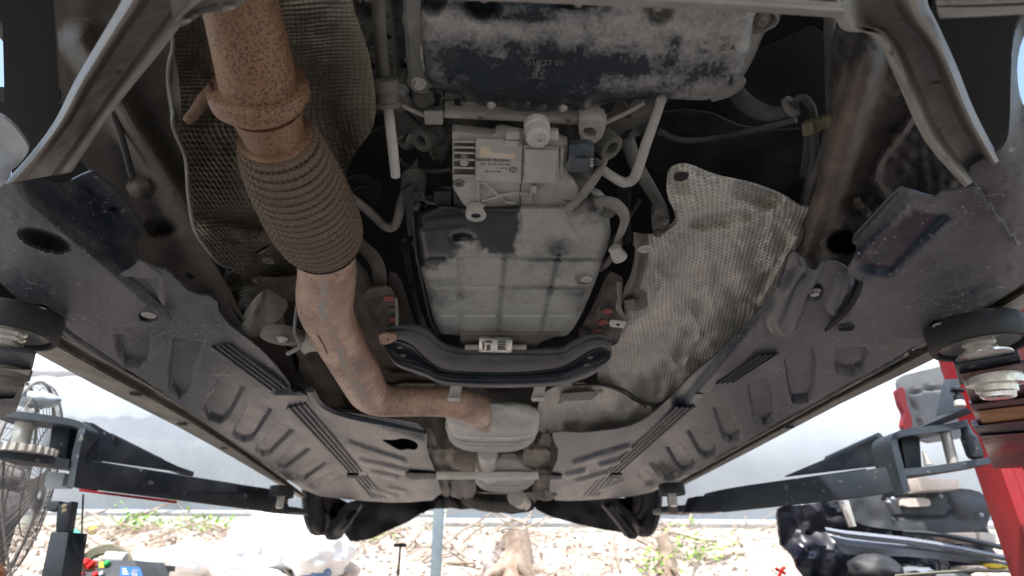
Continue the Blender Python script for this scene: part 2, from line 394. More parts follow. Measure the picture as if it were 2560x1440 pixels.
M['sleeve'] = mat('grey_sleeving', (.13, .12, .108), (.27, .245, .215), amt=.5, scale=18, rough=.6, bump=.3)
M['sill'] = mat('muddy_sill_paint', (.19, .17, .145), (.36, .325, .27), amt=.5, scale=14, contrast=3.5, rough=.6, bump=.4, fine=.3)
M['arm'] = mat('dark_lift_paint', (.010, .014, .022), (.028, .034, .044), amt=.35, scale=6, rough=.32, bump=.08, fine=.15, spec=.5, spots=(.16, .15, .14), sscale=50, sthr=.70, scratch=.4)
M['armr'] = mat('slate_lift_paint', (.03, .042, .056), (.055, .066, .078), amt=.35, scale=6, rough=.35, bump=.08, fine=.15, spots=(.20, .19, .18), sscale=50, sthr=.70)
M['red'] = mat('red_lift_paint', (.40, .018, .025), (.30, .03, .035), amt=.3, scale=5, rough=.35, bump=.05, fine=.08, spec=.5)
M['darkred'] = mat('dark_red_gloss', (.10, .018, .022), (.06, .03, .03), amt=.4, scale=5, rough=.22, bump=.05, fine=.1, spec=.6)
M['orange'] = mat('orange_rust_patch', (.36, .16, .05), (.24, .1, .04), amt=.4, scale=20, rough=.5)
M['chrome'] = mat('bright_zinc', (.72, .71, .68), (.55, .52, .44), amt=.25, scale=25, rough=.2, metal=.9, bump=.05)
M['lit_edge'] = mat('lit_tray_edge', (.33, .36, .38), (.25, .26, .27), amt=.4, scale=6, rough=.5)  # pale tone stands for glancing light on the tray edge
M['body'] = mat('car_paint', (.05, .05, .055), rough=.35, bump=.02, fine=.05)
exec_parts = True
# ------------------------------------------------------------------ the place
def grid_obj(name, x0, x1, y0, y1, nx, ny, zf, mat_, **k):
    V = [(x0+(x1-x0)*i/nx, y0+(y1-y0)*j/ny, 0) for j in range(ny+1) for i in range(nx+1)]
    V = [(x, y, zf(x, y)) for x, y, _ in V]
    Fc = [(j*(nx+1)+i, j*(nx+1)+i+1, (j+1)*(nx+1)+i+1, (j+1)*(nx+1)+i) for j in range(ny) for i in range(nx)]
    return obj(name, V, Fc, mat_, **k)
M['oily'] = mat('bounce_cut_concrete', (.13, .125, .12), (.07, .068, .065), amt=.4, scale=1.5, rough=.5)  # dark tone chosen to weaken light bounced from the unseen floor
M['concrete'] = mat('concrete_floor', (.33, .32, .30), (.25, .245, .23), amt=.4, scale=1.2, rough=.7)
M['soil'] = mat('dry_soil', (.40, .31, .245), (.62, .56, .50), amt=.45, scale=3.5, contrast=4, rough=.9, bump=.8, fine=.5, bscale=60)
tag(grid_obj('ground', -60, 60, -40, 80, 6, 6, lambda x, y: 0, M['concrete']), kind='structure')
tag(box('bounce_cut_floor', (0, 1.1, .006), (5.8, 8.6, .012), M['oily'], None, 0), kind='structure')  # unseen dark slab added to cut bounce light under the car
def bankz(x, y): 
    t = sm(5.2, 7.3, y); return .35*sm(4.2, 5.2, y)+t*1.40+.04*N(x, y, 0, 1.5)+.035*N(x, y, 3, 5)
tag(grid_obj('dirt_bank', -14, 14, 4.2, 12, 200, 90, bankz, M['soil']), kind='structure')
# ------------------------------------------------------------------ the car
CAR = thing('car', (0, 1.9, ZC+.25), 'car lifted overhead, seen from below with rusty exhaust, oil pan and dusty undertrays', 'car')
H0 = .38
def part(o): return o
# body above the floor (closes the hollow, throws the car's shadow)
FP = box('floor_pan', (0, 2.9, ZC+.66), (1.62, 4.4, .03), M['black'], CAR, 0, label='dark floor pan above the undertrays')
bm = bmesh.new()
def shell_box(c, s):
    r = bmesh.ops.create_cube(bm, size=1)
    for v in r['verts']: v.co = Vector((v.co.x*s[0]+c[0], v.co.y*s[1]+c[1], v.co.z*s[2]+c[2]))
shell_box((-.87, 1.9, ZC+.85), (.04, 1.9, .8)); shell_box((.87, 1.9, ZC+.85), (.04, 1.9, .8))
shell_box((0, 1.6, ZC+1.3), (1.78, 5.2, .06)); shell_box((-.9, -.2, ZC+1.1), (.04, 2.2, .35)); shell_box((.9, -.2, ZC+1.1), (.04, 2.2, .35))
shell_box((0, -1.0, ZC+.85), (1.7, .05, .8)); shell_box((0, 4.25, ZC+.85), (1.7, .05, .5))
shell_box((-.88, 3.9, ZC+.95), (.04, .7, .5)); shell_box((.88, 3.9, ZC+.95), (.04, .7, .5))
bmo('body_shell', bm, M['body'], CAR)
bm = bmesh.new()
shell_box((-.66, -.1, ZC+.95), (.03, 1.7, .5)); shell_box((.66, -.1, ZC+.95), (.03, 1.7, .5)); shell_box((0, -.05, ZC+.80), (1.26, 1.8, .03)); shell_box((0, -.95, ZC+.65), (1.3, .03, .5))
bmo('engine_bay_lining', bm, M['black'], CAR)
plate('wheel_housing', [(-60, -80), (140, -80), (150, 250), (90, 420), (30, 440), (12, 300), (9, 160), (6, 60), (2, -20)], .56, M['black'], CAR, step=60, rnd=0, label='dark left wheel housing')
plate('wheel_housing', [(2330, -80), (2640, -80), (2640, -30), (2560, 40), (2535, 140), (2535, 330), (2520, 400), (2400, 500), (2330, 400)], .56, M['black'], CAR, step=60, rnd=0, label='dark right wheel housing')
# ---- dark firewall and tunnel behind the gearbox
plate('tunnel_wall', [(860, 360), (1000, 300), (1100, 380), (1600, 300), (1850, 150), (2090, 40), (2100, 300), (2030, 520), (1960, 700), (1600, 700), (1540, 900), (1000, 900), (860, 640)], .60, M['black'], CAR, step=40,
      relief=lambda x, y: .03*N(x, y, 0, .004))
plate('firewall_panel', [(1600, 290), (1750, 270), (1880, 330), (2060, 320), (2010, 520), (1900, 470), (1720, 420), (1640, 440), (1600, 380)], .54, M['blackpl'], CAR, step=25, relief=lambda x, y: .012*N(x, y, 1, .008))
# ---- frame rails
def rl(x, y):
    r = .03*sm(60, 0, segd(x, y, 200, 100, 640, 800))*-1
    r += .014*dome(x, y, 410, 568, 48, 26)+.012*dome(x, y, 410, 572, 26, 13)-.02*dome(x, y, 352, 470, 34, 24)
    for cx, cy in ((377, 300), (413, 488), (430, 488), (432, 505), (352, 486)): r -= .004*dome(x, y, cx, cy, 8, 7)
    return r+.004*N(x, y, 2, .012)
plate('frame_rail', [(130, -60), (430, -60), (430, 100), (420, 200), (440, 340), (470, 440), (490, 590), (550, 680), (640, 850), (700, 940), (790, 1000), (800, 1030), (700, 985), (560, 860), (470, 760), (380, 720), (330, 610), (300, 500), (230, 440), (165, 350), (150, 150)],
      .47, M['rail'], CAR, relief=rl, step=9, rnd=2, dust=lambda x, y: .35+.4*sm(400, 650, y)+.15*N(x, y, 0, .01), holes=[[(461, 680), (478, 682), (492, 702), (474, 702)]], label='dark grey frame rail beside the tall heat shield')
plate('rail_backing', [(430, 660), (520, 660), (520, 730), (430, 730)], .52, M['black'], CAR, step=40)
def rr(x, y):
    r = -.03*sm(55, 10, segd(x, y, 2180, 120, 2030, 640))
    r += .05*dome(x, y, 2100, 606, 46, 30)
    d = min(segd(x, y, 2290, 280, 2200, 400), segd(x, y, 2200, 400, 2185, 450), segd(x, y, 2185, 450, 2215, 500))
    r -= .012*sm(16, 4, d)
    r -= .02*sm(12, 7, segd(x, y, 2140, 505, 2165, 530))
    return r+.006*N(x, y, 2, .01)+.003*N(x, y, 5, .04)
plate('frame_rail', [(2080, 40), (2200, 60), (2330, 200), (2460, 480), (2440, 560), (2260, 640), (2160, 740), (2020, 700), (1985, 650), (2005, 560), (2030, 500), (2060, 400), (2085, 250)],
      .45, M['railr'], CAR, relief=rr, step=8, rnd=2, dust=lambda x, y: .12+.55*sm(90, 15, segd(x, y, 2170, 200, 2050, 600))-.3*sm(2230, 2330, x)+.12*N(x, y, 0, .02), label='brown rusty frame rail beside the pale heat shield')
for a, b in (((2062, 575), (2148, 640)),): pass
lathe('rubber_plug', P(2100, 606, .485), (0, 0, -1), [(0, .017), (.004, .017), (.006, .012), (.003, .009), (.003, .001)], M['rubber'], CAR)
# ---- left heat shield (tall, tunnel shaped)
def hl(x, y):
    c = 690+(y-300)*.18; w = 255
    t = min(1, abs(x-c)/w)
    h = .50-.10*t**2+.012*N(x, y, 1, .013)+.006*N(x, y, 4, .03)
    h += .018*dome(x, y, 590, 560, 70, 50)-.012*sm(30, 5, segd(x, y, 470, 560, 690, 600))
    return h
olL = [(430, -80), (432, 110), (424, 150), (420, 200), (432, 270), (433, 320), (462, 390), (468, 440), (470, 480), (482, 560), (500, 600), (545, 655), (572, 668), (640, 720), (700, 745), (770, 700), (850, 640), (872, 560), (862, 440), (884, 385), (930, 330), (942, 270), (925, 150), (905, 90), (880, 20), (870, -80)]
HS = plate('heat_shield', olL, hl, M['shield'], CAR, step=8, rnd=1, holes=[[(634, 632), (640, 640), (672, 622), (679, 613), (672, 610), (640, 628)]], label='tall dark embossed heat shield behind the exhaust flex joint')
ptube('edge_bead', [(x, y, hl(x, y)-.002, 4.5) for x, y in [(430, -60)]+olL[1:13]], M['rim'], HS, seg=8, k=3)
plate('edge_flange', [(431, 120), (418, 165), (414, 215), (422, 265), (430, 320), (440, 350), (455, 300), (448, 200)], .41, M['rim'], HS, step=14, rnd=2)
def hl2(x, y): return .47+.02*N(x, y, 8, .012)+.01*N(x, y, 3, .03)-.03*sm(60, 0, segd(x, y, 640, 760, 820, 1010))
HS2 = plate('heat_shield', [(568, 668), (564, 735), (585, 775), (612, 812), (640, 850), (700, 850), (745, 880), (748, 930), (800, 990), (830, 1025), (960, 1040), (1010, 1000), (985, 900), (950, 850), (930, 700), (880, 640), (760, 690), (660, 700)],
      hl2, M['shieldf'], CAR, step=9, rnd=1, label='lower brown heat shield wrapped round the pipe bend')
bolt(672, 650, .43, 15, M['alud'], HS2, kind='socket')
ptube('edge_bead', [(568, 668, .46, 4), (564, 735, .46, 4), (600, 800, .455, 4), (640, 852, .45, 4), (646, 868, .45, 4)], M['rim'], HS2, seg=8, k=4)
plate('shield_tab', [(660, 722), (700, 738), (725, 760), (700, 800), (672, 815), (640, 850), (600, 830), (610, 780)], .40, M['alud'], CAR, step=10, rnd=2, relief=lambda x, y: .008*N(x, y, 1, .02)-.012*sm(14, 6, segd(x, y, 650, 730, 622, 820)))
plate('bracket', [(600, 800), (625, 860), (650, 900), (690, 960), (740, 985), (735, 900), (700, 850), (660, 780)], .44, M['rail'], CAR, step=14, rnd=1, dust=lambda x, y: .7)
# dark pocket and rubber hanger
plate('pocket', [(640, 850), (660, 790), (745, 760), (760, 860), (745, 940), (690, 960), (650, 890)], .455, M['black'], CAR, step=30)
HG = lathe('exhaust_hanger', P(706, 846, .36), DN, [(-.012, .028), (-.010, .033), (-.001, .034), (0, .032), (.001, .012), (.006, .011), (.008, .004)], M['alud'], CAR, label='round dusty exhaust hanger beside the bend')
bolt(706, 846, .352, 13, M['alu'], HG)
ptube('hanger_bracket', [(742, 765, .39, 4), (736, 830, .36, 4), (745, 850, .355, 5), (748, 868, .35, 5), (720, 884, .35, 6)], M['rim'], CAR, seg=8)
plate('hanger_plate', [(742, 838), (790, 838), (815, 862), (826, 890), (800, 878), (770, 880), (762, 888), (745, 866)], .37, M['alu'], CAR, step=12, rnd=1)
# ---- right heat shields
def hr(x, y):
    h = .43+.02*((x-1800+(y-600)*.35)/250)**2
    d = segd(x, y, 1850, 470, 1925, 500); h += .022*sm(34, 12, d)
    d = segd(x, y, 1670, 490, 1720, 510); h -= .006*sm(26, 10, d)
    h += .012*math.sin((x+y*1.1)*.035)*sm(560, 640, y)*sm(900, 820, y)*.35
    h += .012*N(x, y, 7, .016)+.005*N(x, y, 3, .05)-.010*sm(16, 3, segd(x, y, 1905, 760, 1990, 600))+.016*sm(26, 5, segd(x, y, 1740, 560, 1860, 540))
    for cx, cy in ((1745, 770), (1728, 830), (1700, 890), (1952, 590)): h += .008*dome(x, y, cx, cy, 18, 26)
    return h
olR = [(1668, 440), (1676, 422), (1700, 413), (1722, 413), (1790, 442), (1860, 455), (1905, 468), (1960, 490), (1998, 515), (2012, 521), (2033, 518), (2026, 555), (2010, 585), (2006, 620), (1985, 660), (1955, 730), (1900, 790), (1810, 870), (1715, 955), (1640, 1016), (1605, 1012), (1570, 985), (1500, 962), (1490, 940), (1518, 880), (1560, 780), (1590, 720), (1615, 640), (1585, 612), (1600, 592), (1650, 586), (1690, 556), (1688, 530), (1666, 490)]
HR = plate('heat_shield', olR, hr, M['shieldr'], CAR, step=8, rnd=1, label='large pale embossed heat shield on the right of the gearbox')
bolt(1703, 440, hr(1703, 440)-.001, 19, M['blackpl'], HR, name='grommet', kind='ring')
ptube('edge_bead', [(x, y, hr(x, y)-.001, 3) for x, y in olR[24:33]], M['rim'], HR, seg=8, k=3)
def hr2(x, y): return .415+.012*N(x, y, 2, .02)+.012*sm(8, 1, segd(x, y, 1400, 1000, 1500, 975))-.004*N(x, y, 5, .06)
HR2 = plate('heat_shield', [(1360, 975), (1440, 958), (1500, 965), (1560, 985), (1590, 1010), (1640, 1022), (1600, 1050), (1510, 1072), (1480, 1078), (1400, 1078), (1350, 1090), (1340, 1030)], hr2, M['shieldr'], CAR, step=8, label='creased rear heat shield behind the crossmember')
prism('bridge_clip', [(1398, 998), (1404, 984), (1488, 978), (1492, 988), (1480, 1000), (1410, 1002)], .395, .41, M['sleeve'], HR2)
ptube('shield_seam', [(1430, 962, .40, 2.5), (1500, 962, .40, 3), (1560, 975, .40, 3), (1600, 1003, .40, 3), (1615, 1018, .40, 3)], M['black'], HR2, seg=6)
plate('tunnel_lining', [(820, 1025), (940, 1030), (960, 960), (1130, 960), (1360, 965), (1370, 1090), (1355, 1150), (1300, 1180), (1120, 1180), (1090, 1120), (1060, 1080), (960, 1060), (870, 1045)], lambda x, y: .44+.12*sm(1085, 1125, x)*sm(1372, 1345, x)+.01*N(x, y, 1, .02), M['shieldf'], CAR, step=9, label='beige tunnel lining above the muffler')
plate('tunnel_shadow_gap', [(930, 935), (1090, 935), (1150, 960), (1110, 975), (950, 950)], .45, M['rail'], CAR, step=16, dust=lambda x, y: .8)
plate('tunnel_shade', [(1150, 964), (1345, 964), (1378, 1005), (1378, 1090), (1345, 1060), (1250, 1010), (1180, 985)], .535, M['rail'], CAR, step=20, rnd=1, dust=lambda x, y: -.2)  # dark sheet added to stand for shade deep in the tunnel
# ---- undertrays
def capsules(L): return lambda x, y: sum(dz*sm(w+edge, w, segd(x, y, a, b, c, d)) for a, b, c, d, w, dz, edge in L)
ovL = [[(283, 838), (372, 838), (376, 862), (366, 912), (345, 921), (312, 915), (290, 885)],
       [(432, 848), (508, 858), (480, 950), (470, 992), (448, 998), (420, 975), (418, 930)],
       [(545, 945), (612, 968), (572, 1040), (552, 1056), (520, 1048), (505, 1028)],
       [(624, 1008), (680, 1026), (632, 1098), (610, 1104), (582, 1090), (582, 1078)],
       [(692, 1062), (734, 1078), (676, 1136), (656, 1142), (638, 1128), (640, 1118)],
       [(738, 1108), (778, 1124), (716, 1170), (700, 1174), (686, 1162)],
       [(790, 1148), (818, 1160), (762, 1200), (746, 1200), (733, 1190)],
       [(838, 1180), (866, 1188), (804, 1224), (784, 1223), (768, 1214)]]
grL = [(530+k*13, 870-k*4, 676+k*13, 978-k*3, 2.6, .006, 2.5) for k in range(4)]+[(722+k*13, 1022-k*4, 872+k*10, 1180, 2.6, .006, 2.5) for k in range(4)]+[(885+k*10, 1192, 930+k*10, 1245, 2, .006, 2) for k in range(4)]
inL = [(872, 1106, 1008, 1153, 4.5, -.007, 6), (900, 1150, 1018, 1180, 4.5, -.007, 6), (925, 1178, 990, 1193, 3.5, -.007, 6), (930, 1222, 990, 1240, 3, -.007, 5), (970, 1218, 1015, 1228, 3, -.006, 3)]
capL = capsules(inL)
def trayL(x, y):
    r = capL(x, y)
    for p in ovL:
        if abs(x-p[0][0]) < 130 and abs(y-p[0][1]) < 170: r += .013*sm(1.5, -4, sdp(x, y, p))
    r += .010*sm(5, 1, segd(x, y, 145, 812, 760, 1232))*sm(0, 1, 1)
    r += .004*N(x, y, 1, .008)+.0004*N(x, y, 5, .05)-.012*sm(14, 0, segd(x, y, 690, 980, 775, 975))
    r += .012*sm(30, 0, segd(x, y, 790, 990, 1060, 1075)) if x > 770 else 0
    return r
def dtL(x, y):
    d = .58+.2*N(x, y, 0, .008)-.30*sm(850, 1150, y)+.0+.15*N(x, y, 3, .05)  # colour also darkened towards the rear against bright bounce light
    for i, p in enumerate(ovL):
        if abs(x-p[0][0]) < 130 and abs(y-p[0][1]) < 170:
            s = sdp(x, y, p); d += .15*math.exp(-((s-4)/4)**2)-(.16*sm(0, -6, s))  # recess floors painted darker as shade; rims lighter from wear
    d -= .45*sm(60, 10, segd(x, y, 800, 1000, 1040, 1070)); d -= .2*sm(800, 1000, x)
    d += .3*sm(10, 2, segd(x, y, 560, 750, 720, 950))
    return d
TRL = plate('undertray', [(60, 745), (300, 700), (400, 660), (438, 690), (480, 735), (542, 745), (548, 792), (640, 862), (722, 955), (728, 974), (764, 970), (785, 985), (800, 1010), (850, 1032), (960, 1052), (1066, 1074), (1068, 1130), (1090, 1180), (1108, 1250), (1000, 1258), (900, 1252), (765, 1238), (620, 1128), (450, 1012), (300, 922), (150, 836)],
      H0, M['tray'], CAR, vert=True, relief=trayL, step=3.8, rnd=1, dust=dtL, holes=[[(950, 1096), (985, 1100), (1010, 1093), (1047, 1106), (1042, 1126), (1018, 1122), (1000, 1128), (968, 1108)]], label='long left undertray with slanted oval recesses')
ptube('tray_lip', [(775, 975, .372, 12), (800, 1012, .372, 12), (860, 1038, .372, 12), (960, 1060, .372, 10), (1062, 1082, .372, 8)], M['beamb'], TRL, seg=10, flat=.6)
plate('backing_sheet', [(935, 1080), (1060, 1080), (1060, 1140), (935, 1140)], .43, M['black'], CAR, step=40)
def trayLn(x, y):
    r = -.030*sm(-10, 90, (y-560)-(x-60)*.62+ (40 if 0 else 0))*0
    edge = (x-75)*.84+512                                                  # crease between side face and flat face
    r += .0004*min(150, max(0, edge-y))*sm(40, 90, x)                                           # upper face folds up into the car
    u_ = (x-112)*.95+(y-600)*.3; w_ = -(x-112)*.3+(y-600)*.95; r += .028*dome(u_, w_, 0, 0, 70, 26)                                   # scooped duct
    for cx, cy, rx, ry in ((285, 522, 10, 6), (372, 787, 26, 17), (100, 772, 24, 15), (138, 792, 15, 9)): r += .006*sm(1.05, .8, math.hypot((x-cx)/rx, (y-cy)/ry))
    r += .0004*N(x, y, 5, .05)+.005*N(x, y, 1, .006)
    return r
TRN = plate('undertray', [(-60, 480), (0, 468), (18, 456), (110, 453), (138, 462), (150, 466), (222, 428), (240, 433), (300, 488), (362, 568), (340, 606), (340, 640), (362, 672), (408, 694), (372, 700), (352, 694), (372, 712), (400, 750), (438, 814), (300, 820), (150, 806), (75, 776), (0, 706), (-60, 650)],
      .368, M['tray'], CAR, relief=trayLn, step=5, rnd=1, dust=lambda x, y: .62+.22*N(x, y, 0, .006)+.25*sm(10, 3, abs(sdp(x, y, [(50, 600), (60, 575), (110, 578), (165, 600), (176, 622), (150, 632), (100, 622)])))-.25*sm(30, -50, sdp(x, y, [(90, 470), (222, 440), (330, 560), (300, 680), (160, 560)]))+.25*sm(18, 2, segd(x, y, 60, 490, 250, 620)), label='front left undertray with scooped duct and torn flap')
for x, y, r in ((372, 787, 17), (100, 772, 15), (138, 792, 9)): bolt(x, y, .365, r, M['alu'], TRN, name='clip', kind='ring')
plate('torn_flap', [(290, 690), (330, 673), (345, 650), (360, 655), (380, 672), (410, 690), (400, 697), (350, 694)], .352, M['tray'], TRN, step=8, relief=lambda x, y: .01*sm(320, 400, x), dust=lambda x, y: .8)
plate('broken_tray_piece', [(352, 655), (385, 668), (430, 684), (432, 715), (425, 740), (460, 735), (478, 740), (545, 750), (540, 790), (500, 800), (470, 790), (430, 800), (395, 745)], .374, M['tray'], TRL, step=8, relief=lambda x, y: .010*sm(395, 430, x)-.012*sm(3, 0, segd(x, y, 432, 720, 424, 772))*0+.008*sm(478, 486, x+(y-760)*.2)+.012*sm(3, 1, segd(x, y, 430, 730, 420, 775)), dust=lambda x, y: .62+.3*N(x, y, 1, .05))
def ribs(g, par):
    gs = sorted(g, key=lambda q: q[0]); a, z = gs[0], gs[-1]; m_ = 8*len(gs)+1
    strip('ribbed_strip', [(a[0]-6, a[1]), (a[2]-6, a[3])], [(z[0]+6, z[1]), (z[2]+6, z[3])], 20, m_, .3765, lambda t, s: .0028*math.cos(t*len(gs)*2*math.pi), M['tray'], par, thick=.003, dust=lambda x, y: .45, smooth=0)
for k in range(3): ribs(grL[k*4:k*4+4], TRL)
# fraying fibres
fb = []
for k in range(9):
    a = P(578+random.uniform(-6, 6), 932, .37); fb.append([a, a+Vector((random.uniform(-.012, .012), -.012, -.004-random.random()*.006)), a+Vector((random.uniform(-.02, .02), -.02-random.random()*.01, -.012))])
Vf = []; Ff = []
for p in fb:
    v, f = sweep([tuple(q) for q in p], [.0006]*3, 4); o0 = len(Vf); Vf += v; Ff += [tuple(i+o0 for i in q) for q in f]
obj('frayed_fibres', Vf, Ff, M['white'], TRL, kind='stuff')
ovR = [[(2095, 868), (2160, 868), (2170, 880), (2160, 930), (2130, 942), (2092, 936), (2088, 905)],
       [(1966, 872), (2030, 866), (2040, 900), (2036, 975), (2020, 1005), (1980, 1008), (1970, 960), (1962, 910)],
       [(1868, 960), (1915, 948), (1926, 975), (1936, 1050), (1912, 1064), (1886, 1058), (1876, 1010)],
       [(1782, 1020), (1822, 1008), (1850, 1075), (1852, 1094), (1826, 1106), (1808, 1098)],
       [(1718, 1078), (1752, 1066), (1792, 1122), (1788, 1138), (1764, 1146), (1746, 1132)],
       [(1664, 1118), (1698, 1108), (1738, 1156), (1732, 1170), (1706, 1178), (1690, 1164)],
       [(1622, 1160), (1650, 1150), (1694, 1186), (1688, 1196), (1664, 1202)],
       [(1590, 1186), (1614, 1178), (1642, 1204), (1632, 1214), (1612, 1216)]]
grR = [(1900+k*14, 890-k*1, 1792+k*14, 962-k*2, 2.6, .006, 2.5) for k in range(4)]+[(1694+k*13, 1020, 1516+k*11, 1182, 2.6, .006, 2.5) for k in range(4)]+[(1504+k*11, 1192, 1462+k*11, 1240, 2, .006, 2) for k in range(4)]
inR = [(1436, 1156, 1572, 1117, 4.5, -.007, 6), (1502, 1162, 1544, 1152, 3.5, -.007, 6), (1416, 1186, 1462, 1176, 3.5, -.007, 6), (1440, 1200, 1520, 1180, 3, -.007, 5), (1500, 1222, 1560, 1200, 3, -.006, 3)]
capR = capsules(inR)
def trayR(x, y):
    r = capR(x, y)
    for p in ovR:
        if abs(x-p[0][0]) < 140 and abs(y-p[0][1]) < 170: r += .013*sm(1.5, -4, sdp(x, y, p))
    r += .010*sm(5, 1, segd(x, y, 2338, 846, 1660, 1222))
    r += .004*N(x, y, 1, .008)+.0004*N(x, y, 5, .05)
    r -= .014*sm(45, 15, segd(x, y, 2015, 660, 1960, 800))+.010*sm(30, 8, segd(x, y, 2110, 700, 2090, 760))
    r += .012*sm(1.1, .5, math.hypot((x-2035)/26, (y-728)/22))
    r += .009*sm(26, 6, segd(x, y, 1985, 650, 1700, 1000))
    return r
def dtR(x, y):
    d = .6+.2*N(x, y, 0, .008)-.30*sm(850, 1150, y)+.0+.15*N(x, y, 3, .05)  # rear end toned down in colour to offset bounced light
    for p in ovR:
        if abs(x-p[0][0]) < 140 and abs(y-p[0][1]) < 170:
            s = sdp(x, y, p); d += .15*math.exp(-((s-4)/4)**2)-(.14*sm(0, -6, s))  # darker recess interiors stand for shade, pale rims for wear
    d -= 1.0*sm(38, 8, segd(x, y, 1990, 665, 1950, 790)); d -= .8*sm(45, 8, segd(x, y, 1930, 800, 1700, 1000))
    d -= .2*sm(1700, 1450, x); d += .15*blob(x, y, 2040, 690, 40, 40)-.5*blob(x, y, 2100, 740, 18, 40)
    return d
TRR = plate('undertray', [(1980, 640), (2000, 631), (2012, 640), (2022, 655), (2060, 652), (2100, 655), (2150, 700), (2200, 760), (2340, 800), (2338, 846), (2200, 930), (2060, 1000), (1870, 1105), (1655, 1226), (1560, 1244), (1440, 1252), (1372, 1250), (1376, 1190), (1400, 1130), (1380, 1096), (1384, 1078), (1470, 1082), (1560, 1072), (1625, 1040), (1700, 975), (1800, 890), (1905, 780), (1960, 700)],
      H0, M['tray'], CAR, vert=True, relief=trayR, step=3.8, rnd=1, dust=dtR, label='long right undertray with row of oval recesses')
for k in range(3): ribs(grR[k*4:k*4+4], TRR)
bolt(2035, 728, .384, 16, M['steel'], TRR)
bolt(1747, 989, .378, 12, M['alu'], TRR, name='clip', kind='ring')
nearR = [(2126, 602), (2170, 555), (2247, 472), (2262, 472), (2330, 494), (2345, 492), (2358, 480), (2400, 476), (2440, 462), (2419, 420), (2440, 408), (2486, 384), (2514, 362), (2524, 325), (2527, 200), (2530, 110), (2545, 55), (2600, -20), (2640, 20), (2580, 60), (2554, 100), (2542, 160), (2546, 225), (2562, 275), (2640, 340), (2640, 660), (2560, 706), (2500, 742), (2338, 846), (2200, 846), (2120, 846), (2064, 828), (2100, 800), (2138, 740), (2152, 706), (2135, 692), (2115, 680), (2140, 640), (2145, 620)]
def trayRn(x, y):
    e = segd(x, y, 2190, 560, 2230, 500)
    r = .006*sm(16, -12, sdp(x, y, [(2165, 640), (2280, 515), (2367, 534), (2230, 680), (2150, 670)]))
    r += .006*sm(1.1, .8, math.hypot((x-2113)/24, (y-812)/15))+.005*sm(1.1, .8, math.hypot((x-2347)/22, (y-812)/13))
    r += .006*N(x, y, 1, .005)+.0004*N(x, y, 5, .05)-.006*sm(5, 1, segd(x, y, 2440, 470, 2540, 606))+.03*sm(2500, 2560, x)*sm(420, 200, y)
    r += .02*sm(40, 0, segd(x, y, 2245, 480, 2130, 610))
    r += .006*sm(5, 1, segd(x, y, 2152, 706, 2070, 822))
    return r
def dtRn(x, y):
    p = [(2262, 520), (2370, 545), (2215, 690), (2150, 670), (2150, 630)]
    d = .74+.16*N(x, y, 0, .006)-1.15*sm(16, -8, sdp(x, y, p)); d -= .7*sm(36, 10, segd(x, y, 2165, 710, 2150, 760)); d -= .5*blob(x, y, 2115, 812, 50, 18)
    return d
TRRN = plate('undertray', nearR, .366, M['tray'], CAR, relief=trayRn, step=7, rnd=1, dust=dtRn, label='front right undertray with blue rubbed patch')
for x, y, r in ((2113, 812, 15), (2347, 812, 14)): bolt(x, y, .362, r, M['blackpl'] if x < 2200 else M['alu'], TRRN, name='clip', kind='ring')
plate('tray_seam', [(2152, 706), (2160, 712), (2132, 775), (2066, 832), (2060, 826), (2120, 770)], .3635, M['black'], TRRN, step=10)
plate('lit_edge_sheet', [(-80, 260), (0, 288), (35, 315), (66, 356), (74, 376), (50, 410), (25, 428), (24, 448), (-2, 472), (-80, 500)], .345, M['lit_edge'], CAR, step=14, rnd=1, relief=lambda x, y: .02*N(x, y, 2, .01), label='pale tray edge with glancing light painted in')  # glancing light on the side tray edge, put into a pale sheet
# ---- sills
def sillrel(t, s): return .002*N(s*60, t*4, 1, 1)+.05*t*t
def sillrel(t, s): return .002*N(s*60, t*4, 1, 1)+.016*sm(0, .06, t)*sm(.42, .3, t)+.05*max(0, t-.4)**2
SI = strip('sill', [(60, 770), (150, 838), (300, 924), (450, 1014), (620, 1132), (765, 1242)], [(-20, 830), (92, 884), (244, 966), (450, 1070), (620, 1166), (752, 1246)], 90, 20, .380, sillrel, M['sill'], CAR, smooth=2, label='left sill edge with brown mud')
SI2 = strip('sill', [(2640, 660), (2500, 745), (2340, 850), (2060, 1004), (1870, 1109), (1655, 1230)], [(2660, 700), (2550, 775), (2330, 900), (2100, 1010), (1900, 1115), (1662, 1238)], 90, 20, .380, sillrel, M['sill'], CAR, smooth=2, label='right sill edge with brown mud')
for x, y, r in ((2290, 880, 18), (1975, 1068, 12), (340, 985, 16), (455, 1060, 13), (560, 1120, 9)):
    o = lathe('drain_hole', P(x, y, .378), DN, [(0, RP(x, y, .378, r)), (.0015, RP(x, y, .378, r*.9))], M['black'], SI2 if x > 1280 else SI, seg=12)
# ---- diagonal struts with rolled edges, and the front crossbar
def chan(t, s): 
    e = min(t, 1-t); return -.018*math.exp(-((e-.12)/.095)**2)+.022*sm(.14, .32, e)+.03*sm(.05, 0, e)+.0015*N(s*30, t*5, 3, 1)
strip('diagonal_strut', [(330, -70), (306, 0), (248, 100), (182, 212), (132, 312), (66, 400), (10, 460)], [(600, -70), (520, 0), (470, 42), (398, 134), (300, 255), (236, 345), (180, 430)], 60, 26, lambda s, t: .315+.04*s, chan, M['brace'], CAR, label='left diagonal strut with two rolled edges')
plate('strut_end', [(420, -60), (640, -60), (615, 0), (590, 22), (560, 30), (520, 32), (490, 42), (470, 60), (440, 70), (430, 40)], .316, M['brace'], CAR, step=12, rnd=2, relief=lambda x, y: -.008*sm(14, 4, segd(x, y, 470, 50, 600, 12)), thick=(0, 0, .02), label='flared upper end of left strut')
